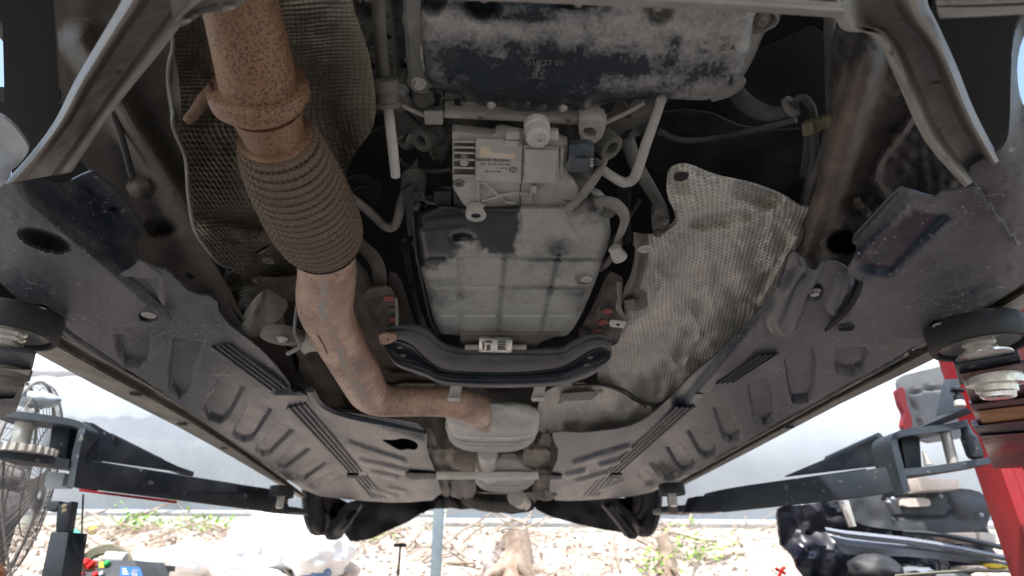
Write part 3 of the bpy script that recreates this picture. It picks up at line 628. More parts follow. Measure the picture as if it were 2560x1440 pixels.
strip('diagonal_strut', [(2040, -40), (2082, 38), (2112, 78), (2184, 92), (2250, 220), (2310, 350), (2412, 470)], [(2316, -40), (2320, 10), (2345, 62), (2390, 160), (2425, 250), (2455, 315), (2500, 400)], 60, 26, lambda s, t: .31+.045*s, chan, M['brace'], CAR, label='right diagonal strut with chipped rolled edges')
def cb(t, s): return -.012*math.exp(-((t-.82)/.1)**2)+.02*sm(.93, 1, t)
CBm = strip('front_crossbar', [(620, -120), (1000, -120), (1500, -105), (1800, -90), (2120, -70)], [(620, -20), (900, -8), (1300, 6), (1600, 18), (1900, 32), (2110, 46)], 60, 14, .30, cb, M['brace'], CAR, label='front crossbar across the top')
for x, y in ((1210, 4), (1445, 16), (1645, 26), (1850, 34)): prism('weld_tab', [(x-14, y-12), (x+14, y-12), (x+10, y+4), (x-8, y+4)], .31, .325, M['brace'], CBm)
strip('front_crossbar', [(2335, -70), (2450, -60), (2620, -60)], [(2350, 46), (2450, 42), (2620, 32)], 20, 12, .30, cb, M['brace'], CAR, label='right end of front crossbar')
# ---- body structure in the dark corners
plate('inner_wing', [(130, -60), (220, -60), (200, 100), (190, 170), (150, 260), (140, 100)], .50, M['rail'], CAR, step=18, dust=lambda x, y: .2)
# ------------------------------------------------------------------ engine oil pan and gearbox
def rnd_edge(x, y, poly, R, dep):
    d = -sdp(x, y, poly)
    if d >= R: return 0
    q = 1-max(0, d)/R; return dep*(1-math.sqrt(max(0, 1-q*q)))
panP = [(1044, -80), (1048, 0), (1050, 90), (1053, 150), (1058, 185), (1072, 212), (1100, 228), (1136, 234), (1168, 242), (1196, 262), (1222, 268), (1244, 264), (1264, 272), (1290, 280), (1330, 281), (1366, 283), (1392, 274), (1410, 272), (1432, 276), (1456, 280), (1480, 270), (1506, 254), (1560, 248), (1630, 246), (1700, 248), (1730, 251), (1770, 250), (1806, 240), (1838, 214), (1856, 180), (1874, 130), (1886, 70), (1896, 10), (1900, -80)]
def panR(x, y):
    r = rnd_edge(x, y, panP, 34, .028)
    for cx, cy, rx, ry in ((1082, 8, 34, 40), (1205, 14, 44, 42), (1440, -10, 70, 40), (1650, 20, 40, 46)): r += .022*sm(1.2, .5, math.hypot((x-cx)/rx, (y-cy)/ry))
    r -= .005*dome(x, y, 1147, 205, 26, 18)+.003*dome(x, y, 1120, 218, 18, 10)
    for cx, cy, q in ((1252, 231, 8), (1343, 221, 7), (1468, 204, 7)): r += .0018*sm(1.3, .9, math.hypot((x-cx)/q, (y-cy)/q/.8))*sm(.5, .8, math.hypot((x-cx)/q, (y-cy)/q/.8))
    for cx, cy in ((1320, 268), (1356, 272), (1468, 268), (1245, 258), (1190, 250)): r -= .006*dome(x, y, cx, cy, 13, 10)
    return r+.0015*N(x, y, 2, .02)
def panD(x, y):
    n = N(x, y, 0, .013)*.35+N(x, y, 4, .04)*.18
    top = sm(150, 70, y-60*sm(1100, 1500, x)*0 - 36*sm(1250, 1800, x)+n*60)*sm(10, 60, y+n*40)  # dust cut off near the top to paint the crossbar's shadow
    right = sm(1540, 1680, x+n*140-(y-150)*.5)
    d = -.02+.80*max(top, right)
    d -= .55*blob(x, y, 1720, 175, 130, 46)*(.4+n*2.2+.5); d -= .6*blob(x, y, 1690, 100, 20, 16)
    d += .55*blob(x, y, 1570, 212, 70, 20)+.5*blob(x, y, 1600, 195, 60, 14)
    d += .6*blob(x, y, 1252, 142, 18, 9)+.35*blob(x, y, 1345, 182, 16, 9)+.6*blob(x, y, 1102, 214, 22, 10)+.5*blob(x, y, 1070, 140, 16, 40)+.45*blob(x, y, 1090, 185, 26, 16)
    for cx, cy in ((1168, 243), (1230, 262), (1320, 268), (1356, 272), (1405, 272), (1468, 268), (1280, 262)): d += .6*blob(x, y, cx, cy, 14, 7)
    d -= .7*blob(x, y, 1318, 45, 70, 14)*(1+n)
    d += .25*sm(14, 0, -sdp(x, y, panP))
    d -= .35*sm(.05, .3, N(x, y, 6, .02)+.6*N(x, y, 7, .09))*sm(0, 60, y-60)
    return d+n*.8+.28*N(x, y, 9, .12)
PAN = plate('oil_pan', panP, .445, M['pan'], CAR, relief=panR, step=6, rnd=1, dust=panD, label='wide blue black oil pan with dried dust patches')
text('010 37 00', P(1316, 165, .4442), P(1400, 162, .4442)-P(1316, 165, .4442), P(1316, 150, .4442)-P(1316, 165, .4442), .0088, M['alud'], PAN)
text('0 A', P(1798, 127, .4435), P(1880, 127, .4435)-P(1798, 127, .4435), P(1798, 110, .4435)-P(1798, 127, .4435), .010, M['print'], PAN)
# flange round the pan with ears
strip('pan_flange', [(1008, -60), (1010, 0), (1008, 40), (1018, 80), (1018, 130), (1024, 180), (1022, 205), (1034, 222), (1052, 228), (1070, 222)], [(1050, -60), (1052, 0), (1052, 60), (1052, 100), (1054, 140), (1060, 180), (1066, 196), (1074, 206), (1080, 212), (1084, 216)], 50, 8, .462, lambda t, s: -.005*sm(.14, .03, t)+.006*t, M['alu'], CAR, label='thin dusty flange left of the oil pan')
plate('pan_flange', [(1880, 40), (1892, 28), (1915, 26), (1936, 33), (1944, 46), (1938, 62), (1910, 76), (1898, 96), (1886, 132), (1866, 172), (1856, 188), (1862, 200), (1856, 216), (1838, 226), (1820, 240), (1796, 250), (1770, 252), (1830, 190), (1860, 120)], .468, M['alu'], CAR, step=9, rnd=1, thick=(0, 0, .006), relief=lambda x, y: .002*N(x, y, 1, .05))
ptube('flange_lip', [(1936, 33, .462, 3), (1945, 48, .462, 3), (1936, 64, .462, 3), (1912, 78, .462, 3), (1900, 98, .462, 3), (1886, 134, .462, 3), (1864, 176, .462, 3), (1856, 190, .462, 3), (1862, 203, .462, 3), (1852, 220, .462, 3), (1822, 240, .462, 3), (1780, 252, .462, 3)], M['rim'], CAR, seg=8)
ptube('flange_lip', [(1010, -40, .458, 3.5), (1012, 20, .458, 3.5), (1008, 50, .458, 3.5), (1016, 84, .458, 3.5), (1018, 140, .458, 3.5), (1024, 180, .458, 3.5), (1021, 206, .458, 3.5), (1032, 222, .458, 3.5), (1052, 230, .458, 3.5), (1072, 226, .458, 3.5)], M['rim'], CAR, seg=8)
lathe('bolt_seat', P(1905, 48, .462), DN, [(-.01, .016), (0, .016), (0, .012), (-.004, .011)], M['alud'], CAR, seg=24)
bolt(1904, 50, .460, 20, M['alud'], CAR); bolt(1047, 208, .452, 19, M['alu'], CAR); bolt(1003, 224, .47, 19, M['alu'], CAR); bolt(1600, 250, .47, 16, M['alu'], CAR)
for x, y in ((1228, 262), (1408, 270)): bolt(x, y, .448, 11, M['alu'], CAR)
ptube('bright_strip', [(1053, 112, .452, 3), (1056, 150, .452, 3), (1060, 175, .452, 3)], M['chrome'], CAR, seg=8)
# side casting left of the pan
def castL(x, y): return .02*sm(20, 0, segd(x, y, 960, 0, 985, 200))*-1+.012*N(x, y, 1, .02)+.012*sm(12, 4, segd(x, y, 970, 30, 905, 0))*-1+.016*sm(1.2, .7, math.hypot((x-970)/9, (y-94)/7))
BH = plate('bell_housing', [(866, -60), (872, 0), (880, 60), (884, 100), (900, 130), (904, 190), (912, 212), (935, 216), (944, 200), (970, 215), (990, 205), (1020, 210), (1040, 240), (1080, 250), (1120, 250), (1100, 150), (1060, 100), (1040, 0), (1030, -60)], .50, M['alud'], CAR, relief=castL, step=9, rnd=1, thick=(0, 0, .02), holes=[[(914, 160), (926, 158), (928, 170), (916, 172)]], label='dusty bell housing casting left of the oil pan')
lathe('boss', P(923, 165, .49), DN, [(-.02, .013), (0, .013), (0, .006), (-.02, .006)], M['alud'], BH)
def rimc(x, y):
    r = .004*N(x, y, 1, .03)
    for a in ((1046, 240, 1060, 290), (1096, 240, 1100, 290), (1165, 250, 1180, 280), (1240, 262, 1250, 292), (1500, 260, 1512, 300), (1560, 250, 1580, 290)): r -= .012*sm(9, 3, segd(x, y, *a))
    return r+.018*sm(18, 30, segd(x, y, 1050, 235, 1110, 300))*0+.012
GH = plate('gearbox_housing', [(985, 228), (1040, 236), (1080, 244), (1200, 260), (1300, 275), (1440, 270), (1520, 250), (1660, 235), (1670, 250), (1640, 300), (1620, 300), (1560, 330), (1545, 345), (1440, 380), (1300, 350), (1130, 345), (1110, 400), (1090, 400), (1086, 340), (1060, 320), (1010, 262)], .485, M['alud'], CAR, relief=rimc, step=7, rnd=0, thick=(0, 0, .02), label='gearbox housing behind the oil pan')
ptube('casting_edge', [(1004, 262, .462, 6), (1058, 288, .462, 6), (1100, 288, .462, 6), (1200, 285, .462, 6), (1300, 296, .462, 6), (1450, 306, .462, 7), (1520, 304, .462, 6), (1612, 256, .462, 6)], M['alu'], GH, seg=10, k=2)
prism('casting_lug', [(1058, 278), (1108, 278), (1108, 312), (1062, 312)], .452, .48, M['alu'], GH, bevel=.002, rnd=0)
hexa('casting_bar', [P(1110, 286, .455), P(1518, 300, .455), P(1518, 316, .455), P(1110, 296, .455)], [P(1110, 286, .455)+Vector((0, 0, .02)), P(1518, 300, .455)+Vector((0, 0, .02)), P(1518, 316, .455)+Vector((0, 0, .02)), P(1110, 296, .455)+Vector((0, 0, .02))], M['alu'], GH)
for x, y, r, a in ((1000, 262, 20, 18), (1060, 252, 16, 14), (1602, 275, 17, 15)): lathe('boss', P(x, y, .462), DN, [(-.04, .014), (-.004, .013), (0, .010)], M['alud'], GH, seg=20)
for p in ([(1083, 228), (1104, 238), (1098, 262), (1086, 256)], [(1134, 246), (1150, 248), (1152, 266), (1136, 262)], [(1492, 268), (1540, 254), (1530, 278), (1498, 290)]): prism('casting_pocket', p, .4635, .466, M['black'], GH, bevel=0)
# lug with round eye, right of centre
def eye(name, c, r, ri, dep, mat_, parent, ax=DN, seg=28):
    return lathe(name, c, ax, [(-dep, r), (-.002, r), (0, r*.95), (0, ri*1.06), (-.002, ri), (-dep*.8, ri), (-dep*.8, .0001)], mat_, parent, seg)
plate('mount_lug', [(1450, 296), (1516, 300), (1512, 330), (1502, 348), (1486, 360), (1464, 358), (1450, 346), (1446, 320)], .445, M['alu'], GH, step=7, rnd=1, thick=(0, 0, .03), holes=[[(1456+0, 328), (1462, 320), (1475, 318), (1488, 322), (1492, 334), (1486, 344), (1472, 348), (1460, 342)]])
lathe('lug_bore', P(1474, 335, .447), DN, [(-.028, .0118), (0, .0118), (0, .0112), (-.026, .0112), (-.027, .0001)], M['alud'], GH)
# right hand side castings
eye('boss', P(1530, 372, .46), .016, .008, .03, M['alud'], GH, (.5, -.2, -.8)); ptube('casting_arm', [(1480, 355, .50, 16), (1510, 362, .49, 18), (1530, 372, .475, 17)], M['alud'], GH)
eye('boss', P(1052, 352, .46), .014, .006, .03, M['alud'], GH, (-.5, -.3, -.8)); ptube('casting_arm', [(1100, 348, .50, 16), (1075, 352, .485, 14), (1054, 352, .475, 15)], M['alud'], GH)
ptube('casting_arm', [(1000, 340, .54, 10), (1020, 360, .54, 16), (1060, 330, .53, 16), (1090, 390, .53, 12)], M['alud'], GH)
plate('housing_side', [(985, 262), (1060, 320), (1090, 390), (1110, 420), (1070, 345), (1020, 330), (990, 350), (984, 320)], .51, M['alud'], GH, step=12, rnd=1)
plate('housing_side', [(1520, 320), (1640, 262), (1640, 290), (1610, 330), (1600, 340), (1560, 345), (1552, 360), (1530, 350)], .50, M['alud'], GH, step=10, rnd=1, relief=lambda x, y: .02*N(x, y, 1, .03))
# ---- tubes beside the gearbox
DT = ptube('breather_tube', [(944, -60, .455, 18), (946, 0, .455, 18), (950, 80, .455, 17), (956, 160, .455, 16), (962, 215, .455, 15)], M['alud'], CAR, label='upright grey tube left of the oil pan')
ptube('breather_tube', [(966, 235, .44, 13), (974, 300, .43, 13), (982, 370, .42, 13), (989, 440, .41, 12)], M['alu'], DT)
lathe('tube_collar', P(961, 196, .445), P(968, 244, .435)-P(961, 196, .445), [(0, .010), (.001, .0135), (.012, .0135), (.0125, .0115), (.022, .0115), (.0225, .0135), (.027, .0135), (.028, .008)], M['alud'], DT, seg=24)
ptube('bent_pipe', [(1654, 246, .45, 12), (1640, 290, .45, 12), (1615, 360, .44, 13), (1594, 424, .43, 13), (1582, 448, .43, 13), (1560, 456, .43, 13), (1535, 444, .43, 12), (1505, 424, .44, 12)], M['alu'], CAR, k=5, label='grey bent pipe right of the control module')
ptube('dark_pipe', [(1560, 310, .52, 18), (1572, 360, .50, 18), (1590, 410, .49, 17), (1625, 470, .48, 16), (1655, 520, .47, 13)], M['sleeve'], CAR)
ptube('lower_pipe', [(1560, 470, .50, 18), (1558, 520, .50, 18), (1560, 600, .50, 18)], M['blackpl'], CAR)
ptube('hook_pipe', [(872, 488, .44, 10), (900, 510, .44, 11), (935, 540, .44, 11), (962, 566, .43, 11), (982, 568, .43, 11), (994, 548, .43, 12), (1006, 500, .45, 13), (1012, 480, .46, 10)], M['sleeve'], CAR, k=5, label='small hooked pipe between bellows and gearbox pan')
ptube('bracket_strap', [(868, 572, .47, 20), (900, 610, .46, 20), (930, 640, .45, 22), (946, 672, .44, 20), (950, 716, .43, 18)], M['alud'], CAR, flat=.35, k=5)
def side(x, y): return .012*N(x, y, 1, .03)
TB = plate('tunnel_bracket', [(900, 738), (920, 722), (972, 716), (988, 740), (1000, 790), (1012, 822), (960, 828), (950, 800), (930, 770)], .42, M['rail'], CAR, step=12, relief=side, rnd=1, dust=lambda x, y: 1., label='grey bracket with red waxed bolts left of the gearbox')
plate('tunnel_side', [(965, 680), (1000, 690), (1020, 760), (1045, 830), (1060, 850), (1010, 830), (985, 760)], .44, M['rail'], CAR, step=14, dust=lambda x, y: .6, rnd=1)
TB2 = plate('tunnel_bracket', [(1545, 690), (1560, 700), (1550, 760), (1560, 800), (1550, 850), (1530, 870), (1470, 850), (1440, 840), (1470, 790), (1500, 730), (1520, 680)], .43, M['railr'], CAR, step=12, relief=side, rnd=1, dust=lambda x, y: .25+.3*sm(760, 690, y), label='brown bracket with red waxed bolts right of the gearbox')
for x, y, b in ((972, 746, TB), (985, 800, TB), (1519, 778, TB2), (1506, 806, TB2), (1493, 829, TB2)):
    bolt(x, y, (.418 if b is TB else .428), 13, M['redpaint'], b, name='red_bolt', kind='ring')
bolt(980, 775, .418, 12, M['alud'], TB, kind='ring')
# ---- hanging support rods
SR = ptube('strap', [(990, 745, .41, 4), (992, 790, .39, 4), (992, 835, .375, 4)], M['sleeve'], CAR, seg=8, flat=.5)
plate('rusty_tab', [(946, 842), (950, 838), (964, 834), (980, 836), (992, 838), (992, 850), (978, 858), (960, 862), (948, 856), (950, 850)], .365, M['rust'], SR, step=6, rnd=0, thick=(0, 0, .003), holes=[[(966, 848), (972, 847), (973, 851), (967, 852)]])
SS = ptube('strap', [(1548, 705, .42, 7), (1550, 745, .40, 7), (1548, 775, .385, 7), (1566, 802, .375, 4)], M['sleeve'], CAR, seg=8, flat=.4, label='bent support strap beside the pale heat shield')
prism('white_tab', [(1522, 808), (1528, 800), (1566, 804), (1560, 821), (1526, 817)], .362, .367, M['white'], SS, bevel=.001)
bolt(1545, 811, .3615, 5, M['black'], SS, name='tab_hole')
SB = strip('support_bar', [(1585, 600), (1590, 640), (1580, 700), (1562, 740), (1560, 765)], [(1622, 606), (1622, 640), (1606, 700), (1600, 720), (1590, 765)], 24, 8, .39, lambda t, s: .006*math.sin(t*3.14)+.01*abs(s-.5), M['alud'], CAR, thick=.012, label='dusty support bar bolted over the pale heat shield')
bolt(1612, 622, .384, 17, M['alu'], SB, kind='ring'); prism('bar_foot', [(1558, 752), (1586, 748), (1590, 772), (1570, 778)], .385, .395, M['alud'], SB)
lathe('boss', P(1590, 765, .392), DN, [(-.02, .018), (0, .018), (.002, .012)], M['alud'], SB)
BP = plate('bolt_plate', [(1630, 530), (1656, 518), (1668, 530), (1676, 556), (1660, 592), (1638, 594), (1630, 570)], .44, M['alud'], CAR, step=8, rnd=1, thick=(0, 0, .012), label='small dusty plate with two bolts')
bolt(1658, 553, .437, 14, M['alud'], BP); bolt(1645, 583, .437, 12, M['alud'], BP)
# ---- control module on the gearbox
h1 = .405
ML = prism('control_module', [(1130, 328), (1236, 340), (1240, 330), (1262, 330), (1330, 345), (1398, 352), (1420, 360), (1418, 440), (1434, 450), (1446, 470), (1440, 505), (1408, 532), (1302, 528), (1182, 522), (1160, 515), (1132, 470)], h1+.012, .46, M['alu'], CAR, bevel=.003, label='cast aluminium control module with label, ribs and plug')
prism('module_cover', [(1188, 346), (1300, 350), (1302, 362), (1398, 368), (1400, 458), (1384, 460), (1300, 458), (1188, 452)], h1+.004, h1+.02, M['alu'], ML, bevel=.003)
prism('module_plate', [(1312, 372), (1396, 376), (1388, 456), (1312, 452)], h1, h1+.01, M['alu'], ML, bevel=.002)
ptube('joint_line', [(1308, 346, h1+.0035, 1.6), (1306, 400, h1+.0035, 1.6), (1304, 456, h1+.0035, 1.6)], M['print'], ML, seg=6, k=1)
ptube('joint_line', [(1301, 460, h1+.0115, 1.6), (1300, 526, h1+.0115, 1.6)], M['print'], ML, seg=6, k=1)
for k, y in enumerate((352, 366, 380, 397, 417, 437)):
    prism('cooling_fin', [(1132, y), (1187, y+1), (1187, y+6), (1134, y+5)], h1+.003, h1+.02, M['alu'], ML, bevel=.0012)
for k, (y0, y1) in enumerate(((358, 365), (372, 379), (386, 396), (403, 416), (423, 436))): prism('fin_groove', [(1135, y0), (1185, y0), (1185, y1), (1135, y1)], h1+.011, h1+.014, M['alud'], ML, bevel=0)
lathe('boss', P(1160, 409, h1+.002), DN, [(-.01, .0045), (0, .0045)], M['alu'], ML, seg=16)
for a in ((1196, 452, 1196, 505), (1204, 452, 1268, 508), (1268, 486, 1205, 503), (1240, 490, 1300, 480), (1265, 505, 1290, 508), (1300, 484, 1330, 484), (1328, 462, 1328, 505), (1196, 456, 1290, 452)):
    ptube('rib', [(a[0], a[1], h1+.008, 3.4), ((a[0]+a[2])/2, (a[1]+a[3])/2, h1+.008, 3.2), (a[2], a[3], h1+.011, 3)], M['alu'], ML, seg=8, k=1)
plate('label', [(1201, 368), (1226, 368), (1228, 382), (1290, 386), (1289, 397), (1226, 394), (1200, 393)], h1+.0036, M['label'], ML, step=20, rnd=0, thick=(0, 0, .0004), label='cream sticker on the control module')
for body, x, y, s in (('1443521300986', 1279, 399, .0055), ('00 0004 02 22 100', 1275, 410, .0036), ('12 07 11', 1270, 419, .0032), ('A04 4H 20', 1252, 428, .0034)):
    text(body, P(x, y, h1+.0036), P(x-60, y-2, h1+.0036)-P(x, y, h1+.0036), P(x, y+20, h1+.0036)-P(x, y, h1+.0036), s*1.15, M['print'], ML)
cE = P(1282, 425, h1+.0034)
V, Fc = sweep([tuple(cE+Vector((math.cos(a)*.0042, math.sin(a)*.0042, 0))) for a in [i*math.pi/12 for i in range(25)]], [.00035]*25, 5)
for a in (90, 210, 330):
    v2, f2 = sweep([tuple(cE), tuple(cE+Vector((math.cos(math.radians(a))*.0042, math.sin(math.radians(a))*.0042, 0)))], [.0003]*2, 4); o0 = len(V); V += v2; Fc += [tuple(i+o0 for i in q) for q in f2]
obj('emblem', V, Fc, M['print'], ML)
prism('module_lug', [(1270, 330), (1300, 330), (1300, 350), (1262, 350)], h1-.006, h1+.02, M['alu'], ML, bevel=.003); prism('module_step', [(1258, 350), (1298, 352), (1296, 372), (1264, 370)], h1+.0, h1+.02, M['alu'], ML, bevel=.003)
prism('module_lug', [(1370, 327), (1397, 329), (1396, 352), (1370, 350)], h1, h1+.02, M['alu'], ML, bevel=.002)
lathe('module_boss', P(1345, 345, h1-.012), (0.02, -.25, -1), [(-.022, .013), (-.014, .013), (-.012, .0115), (0, .0115), (.001, .009)], M['alu'], ML, seg=24)
bolt(1350, 348, h1-.014, 15, M['steel'], ML, kind='socket'); bolt(1147, 456, h1, 15, M['alud'], ML, kind='socket')
prism('module_dark_side', [(1131, 468), (1158, 464), (1176, 475), (1176, 508), (1160, 545), (1136, 540)], h1+.014, .46, M['blackpl'], ML, bevel=.003)
EY = eye('module_eye', P(1190, 541, h1-.002), .0125, .006, .012, M['alu'], ML)
prism('module_pad', [(1330, 466), (1342, 466), (1342, 484), (1330, 484)], h1, h1+.02, M['alu'], ML, bevel=.001)
prism('module_corner', [(1400, 370), (1412, 370), (1408, 440), (1398, 440)], h1+.006, h1+.02, M['alu'], ML, bevel=.002)
prism('module_body_lower', [(1175, 508), (1300, 516), (1400, 520), (1395, 532), (1300, 532), (1175, 524)], h1+.010, .44, M['alu'], ML, bevel=.004)
lathe('module_motor', P(1436, 470, .43), (0, -.15, -1), [(-.02, .020), (.006, .020), (.012, .016)], M['alud'], ML, seg=24)
lathe('module_nipple', P(1240, 528, .43), (0, .6, -1), [(0, .004), (.012, .004)], M['alu'], ML, seg=12)
# connector and its wires
CN = prism('connector', [(1422, 362), (1472, 360), (1486, 368), (1482, 440), (1462, 432), (1420, 430), (1414, 410), (1422, 400)], h1+.002, h1+.03, M['conn'], CAR, bevel=.002, label='blue grey plug on the control module')
prism('latch', [(1438, 396), (1474, 396), (1474, 418), (1436, 420)], h1-.004, h1+.004, M['conn'], CN, bevel=.001)
for k in range(4): prism('pin', [(1475, 397+k*5.5), (1483, 397+k*5.5), (1483, 400+k*5.5), (1475, 400+k*5.5)], h1-.003, h1, M['white'], CN, bevel=0)
for k in range(3): ptube('wire', [(1484, 396+k*8, .41, 2.6), (1498, 400+k*5, .412, 2.6), (1504, 412, .415, 2.6), (1506, 430, .42, 2.6)], M['hose'], CN, seg=8)
ptube('cable_sleeve', [(1510, 400, .43, 12), (1496, 430, .41, 15), (1470, 470, .40, 14), (1440, 505, .395, 12), (1420, 522, .395, 13), (1428, 530, .397, 13), (1450, 520, .40, 14), (1462, 512, .40, 16), (1476, 507, .40, 14), (1508, 503, .395, 14), (1540, 512, .39, 15), (1562, 540, .39, 14), (1556, 572, .40, 13), (1540, 608, .42, 10)], M['sleeve'], CAR, flat=.7, k=5, label='creased grey cable sleeve looping from the plug')
for x, y in ((1477, 507),): lathe('cable_tie', P(x-2, y, .40), P(x+8, y-2, .40)-P(x-2, y, .40), [(0, .0115), (.004, .0115)], M['hose'], CAR, seg=16)
lathe('sensor', P(1535, 618, .40), P(1556, 655, .39)-P(1535, 618, .40), [(0, .006), (.002, .0085), (.012, .0085), (.014, .010), (.020, .010), (.021, .006)], M['alu'], CAR, seg=18)
ptube('sensor_wire', [(1548, 590, .42, 8), (1545, 620, .41, 9), (1520, 655, .42, 8), (1500, 672, .44, 8)], M['alud'], CAR)
# ---- gearbox pan
p2 = [(1034, 568), (1042, 530), (1100, 505), (1180, 510), (1440, 512), (1500, 520), (1520, 540), (1527, 568), (1524, 600), (1508, 650), (1482, 722), (1452, 790), (1425, 834), (1405, 843), (1250, 842), (1108, 838), (1094, 826), (1078, 780), (1066, 720), (1054, 680), (1046, 630)]
def p2r(x, y):
    r = rnd_edge(x, y, p2, 22, .022)
    for a in ((1150, 650, 1151, 836), (1262, 648, 1244, 838), (1396, 640, 1350, 838)): r += .0025*sm(9, 6, segd(x, y, *a))
    for a in ((1060, 642, 1510, 650), (1066, 712, 1478, 722), (1085, 783, 1455, 786)): r += .0025*sm(6, 4, segd(x, y, *a))
    r += .008*dome(x, y, 1398, 614, 38, 24)+.007*dome(x, y, 1156, 736, 24, 15)+.006*dome(x, y, 1374, 724, 26, 15)
    r += .010*sm(1.1, .2, math.hypot((x-1155)/34, (y-592)/14))+.008*sm(1.1, .2, math.hypot((x-1075)/18, (y-735)/24))+.008*sm(1.05, .7, math.hypot((x-1460)/24, (y-697)/14))
    r += .03*sm(20, -8, sdp(x, y, [(1040, 480), (1160, 500), (1160, 545), (1040, 560)]))*.3
    return r+.0012*N(x, y, 2, .02)
wet = [(1020, 490), (1300, 500), (1298, 585), (1284, 608), (1280, 628), (1256, 638), (1228, 634), (1206, 622), (1196, 606), (1172, 596), (1158, 594), (1150, 612), (1146, 630), (1120, 652), (1086, 672), (1060, 672), (1020, 640)]
def p2d(x, y):
    n = N(x, y, 0, .02)*.3+N(x, y, 4, .06)*.2
    s = sdp(x, y, wet); d = 1.0-1.30*sm(15, -16, s+n*26+14*N(x, y, 8, .09))
    d -= .45*blob(x, y, 1400, 612, 50, 26)+.3*blob(x, y, 1360, 665, 80, 40)+.5*blob(x, y, 1456, 760, 26, 34)+.5*blob(x, y, 1440, 730, 40, 14)+.3*blob(x, y, 1480, 540, 60, 26)
    d -= .35*sm(8, 4, segd(x, y, 1060, 644, 1510, 650))*sm(1230, 1300, x)+.35*sm(9, 4, segd(x, y, 1396, 640, 1350, 838))+.3*sm(9, 4, segd(x, y, 1262, 648, 1244, 838))+.3*sm(7, 3, segd(x, y, 1066, 714, 1478, 722))*sm(1200, 1300, x)
    d -= .35*blob(x, y, 1090, 700, 50, 10)+.6*blob(x, y, 1095, 745, 50, 28)*.7+.3*blob(x, y, 1120, 820, 50, 8)
    return d+n*.5
GP = plate('gearbox_pan', p2, .405, M['pan2'], CAR, relief=p2r, step=6, rnd=1, dust=p2d, thick=(0, 0, .03), label='ribbed gearbox pan with dark oily patch')
bolt(1466, 697, .402, 14, M['alu'], GP, kind='socket'); bolt(1522, 530, .41, 18, M['alud'], GP)
for k in range(6):
    y = 600+k*44; x = 1040+k*9.5; ptube('pan_clip', [(x-4, y, .412, 2), (x-8, y+8, .41, 3), (x-1, y+22, .412, 2)], M['blackpl'], GP, seg=6)
ptube('pan_gasket', [(1032, 540, .41, 3), (1040, 630, .41, 3), (1058, 720, .41, 3), (1076, 800, .41, 3), (1095, 836, .41, 3)], M['rubber'], GP, seg=8)
lathe('boss', P(1032, 490, .44), DN, [(-.03, .016), (0, .016), (0, .010), (.003, .009)], M['alud'], CAR, seg=22); bolt(1030, 487, .436, 15, M['alud'], CAR); bolt(1042, 515, .436, 14, M['alud'], CAR)
plate('bracket', [(1005, 480), (1012, 470), (1030, 460), (1035, 500), (1034, 560), (1028, 590), (1020, 590), (1014, 520)], .43, M['blackpl'], CAR, step=10, rnd=0)
plate('bracket', [(1016, 440), (1042, 400), (1044, 420), (1022, 462), (1008, 480), (1004, 470)], .47, M['alud'], CAR, step=10, rnd=0)
prism('cross_plate', [(1060, 490), (1130, 484), (1135, 500), (1065, 510)], .425, .44, M['blackpl'], CAR)
prism('cross_plate', [(1085, 478), (1128, 478), (1128, 516), (1085, 516)], .42, .43, M['blackpl'], CAR)
# ---- crossmember under the gearbox tail
TL = plate('gearbox_tail', [(1150, 838), (1400, 838), (1352, 855), (1330, 876), (1168, 876), (1152, 856)], .40, M['alud'], CAR, step=12, rnd=0, thick=(0, 0, .03), label='gearbox tail above the crossmember')
ptube('tail_rod', [(1163, 868, .39, 7), (1316, 868, .39, 7)], M['alu'], TL, k=1)
CMm = strip('crossmember', [(968, 826), (990, 820), (1034, 822), (1074, 842), (1106, 868), (1156, 880), (1280, 882), (1396, 880), (1432, 864), (1470, 846), (1502, 842), (1522, 850)], [(962, 848), (1000, 850), (1030, 862), (1066, 896), (1110, 922), (1180, 929), (1290, 930), (1390, 920), (1432, 902), (1474, 876), (1508, 868), (1530, 880)], 110, 16, lambda s, t: .385-.015*t, lambda t, s: -.010*math.sin(min(1, t*1.15)*math.pi)**.5+.004*sm(.9, 1, t), M['beam'], CAR, thick=.01, dust=lambda x, y: .75+.2*N(x, y, 0, .02)-.35*sm(1020, 970, x), label='curved steel crossmember with dusty top and blue black lower rails')
strip('lower_rail', [(960, 850), (1000, 855), (1032, 868), (1066, 900), (1110, 926), (1180, 933), (1290, 934), (1390, 924), (1432, 906), (1476, 880), (1508, 872), (1530, 884)], [(962, 868), (986, 898), (1030, 914), (1066, 926), (1102, 944), (1180, 949), (1290, 949), (1390, 944), (1432, 932), (1476, 914), (1510, 900), (1528, 888)], 110, 12, lambda s, t: .385, lambda t, s: .012*math.sin(t*math.pi), M['beamb'], CMm, thick=.008, dust=lambda x, y: .1+.5*sm(14, 2, segd(x, y, 1110, 949, 1400, 946)))
strip('lower_rail', [(964, 870), (988, 902), (1030, 918), (1066, 930), (1102, 948), (1180, 953), (1290, 953), (1390, 948), (1432, 936), (1476, 918), (1510, 904), (1528, 892)], [(966, 876), (990, 914), (1034, 932), (1072, 946), (1104, 960), (1180, 968), (1290, 969), (1380, 965), (1432, 956), (1476, 940), (1508, 920), (1522, 902)], 110, 8, lambda s, t: .378, lambda t, s: -.006*math.sin(t*math.pi), M['beamb'], CMm, thick=.008, dust=lambda x, y: .3)
for x, y in ((1000, 868), (1008, 888), (1476, 893), (1466, 912)): bolt(x, y, .376, 7, M['alud'], CMm, kind='socket')
BU = prism('rubber_mount', [(1198, 846), (1282, 850), (1280, 882), (1196, 880)], .372, .39, M['chrome'], CAR, bevel=.004, label='silver labelled gearbox mount')
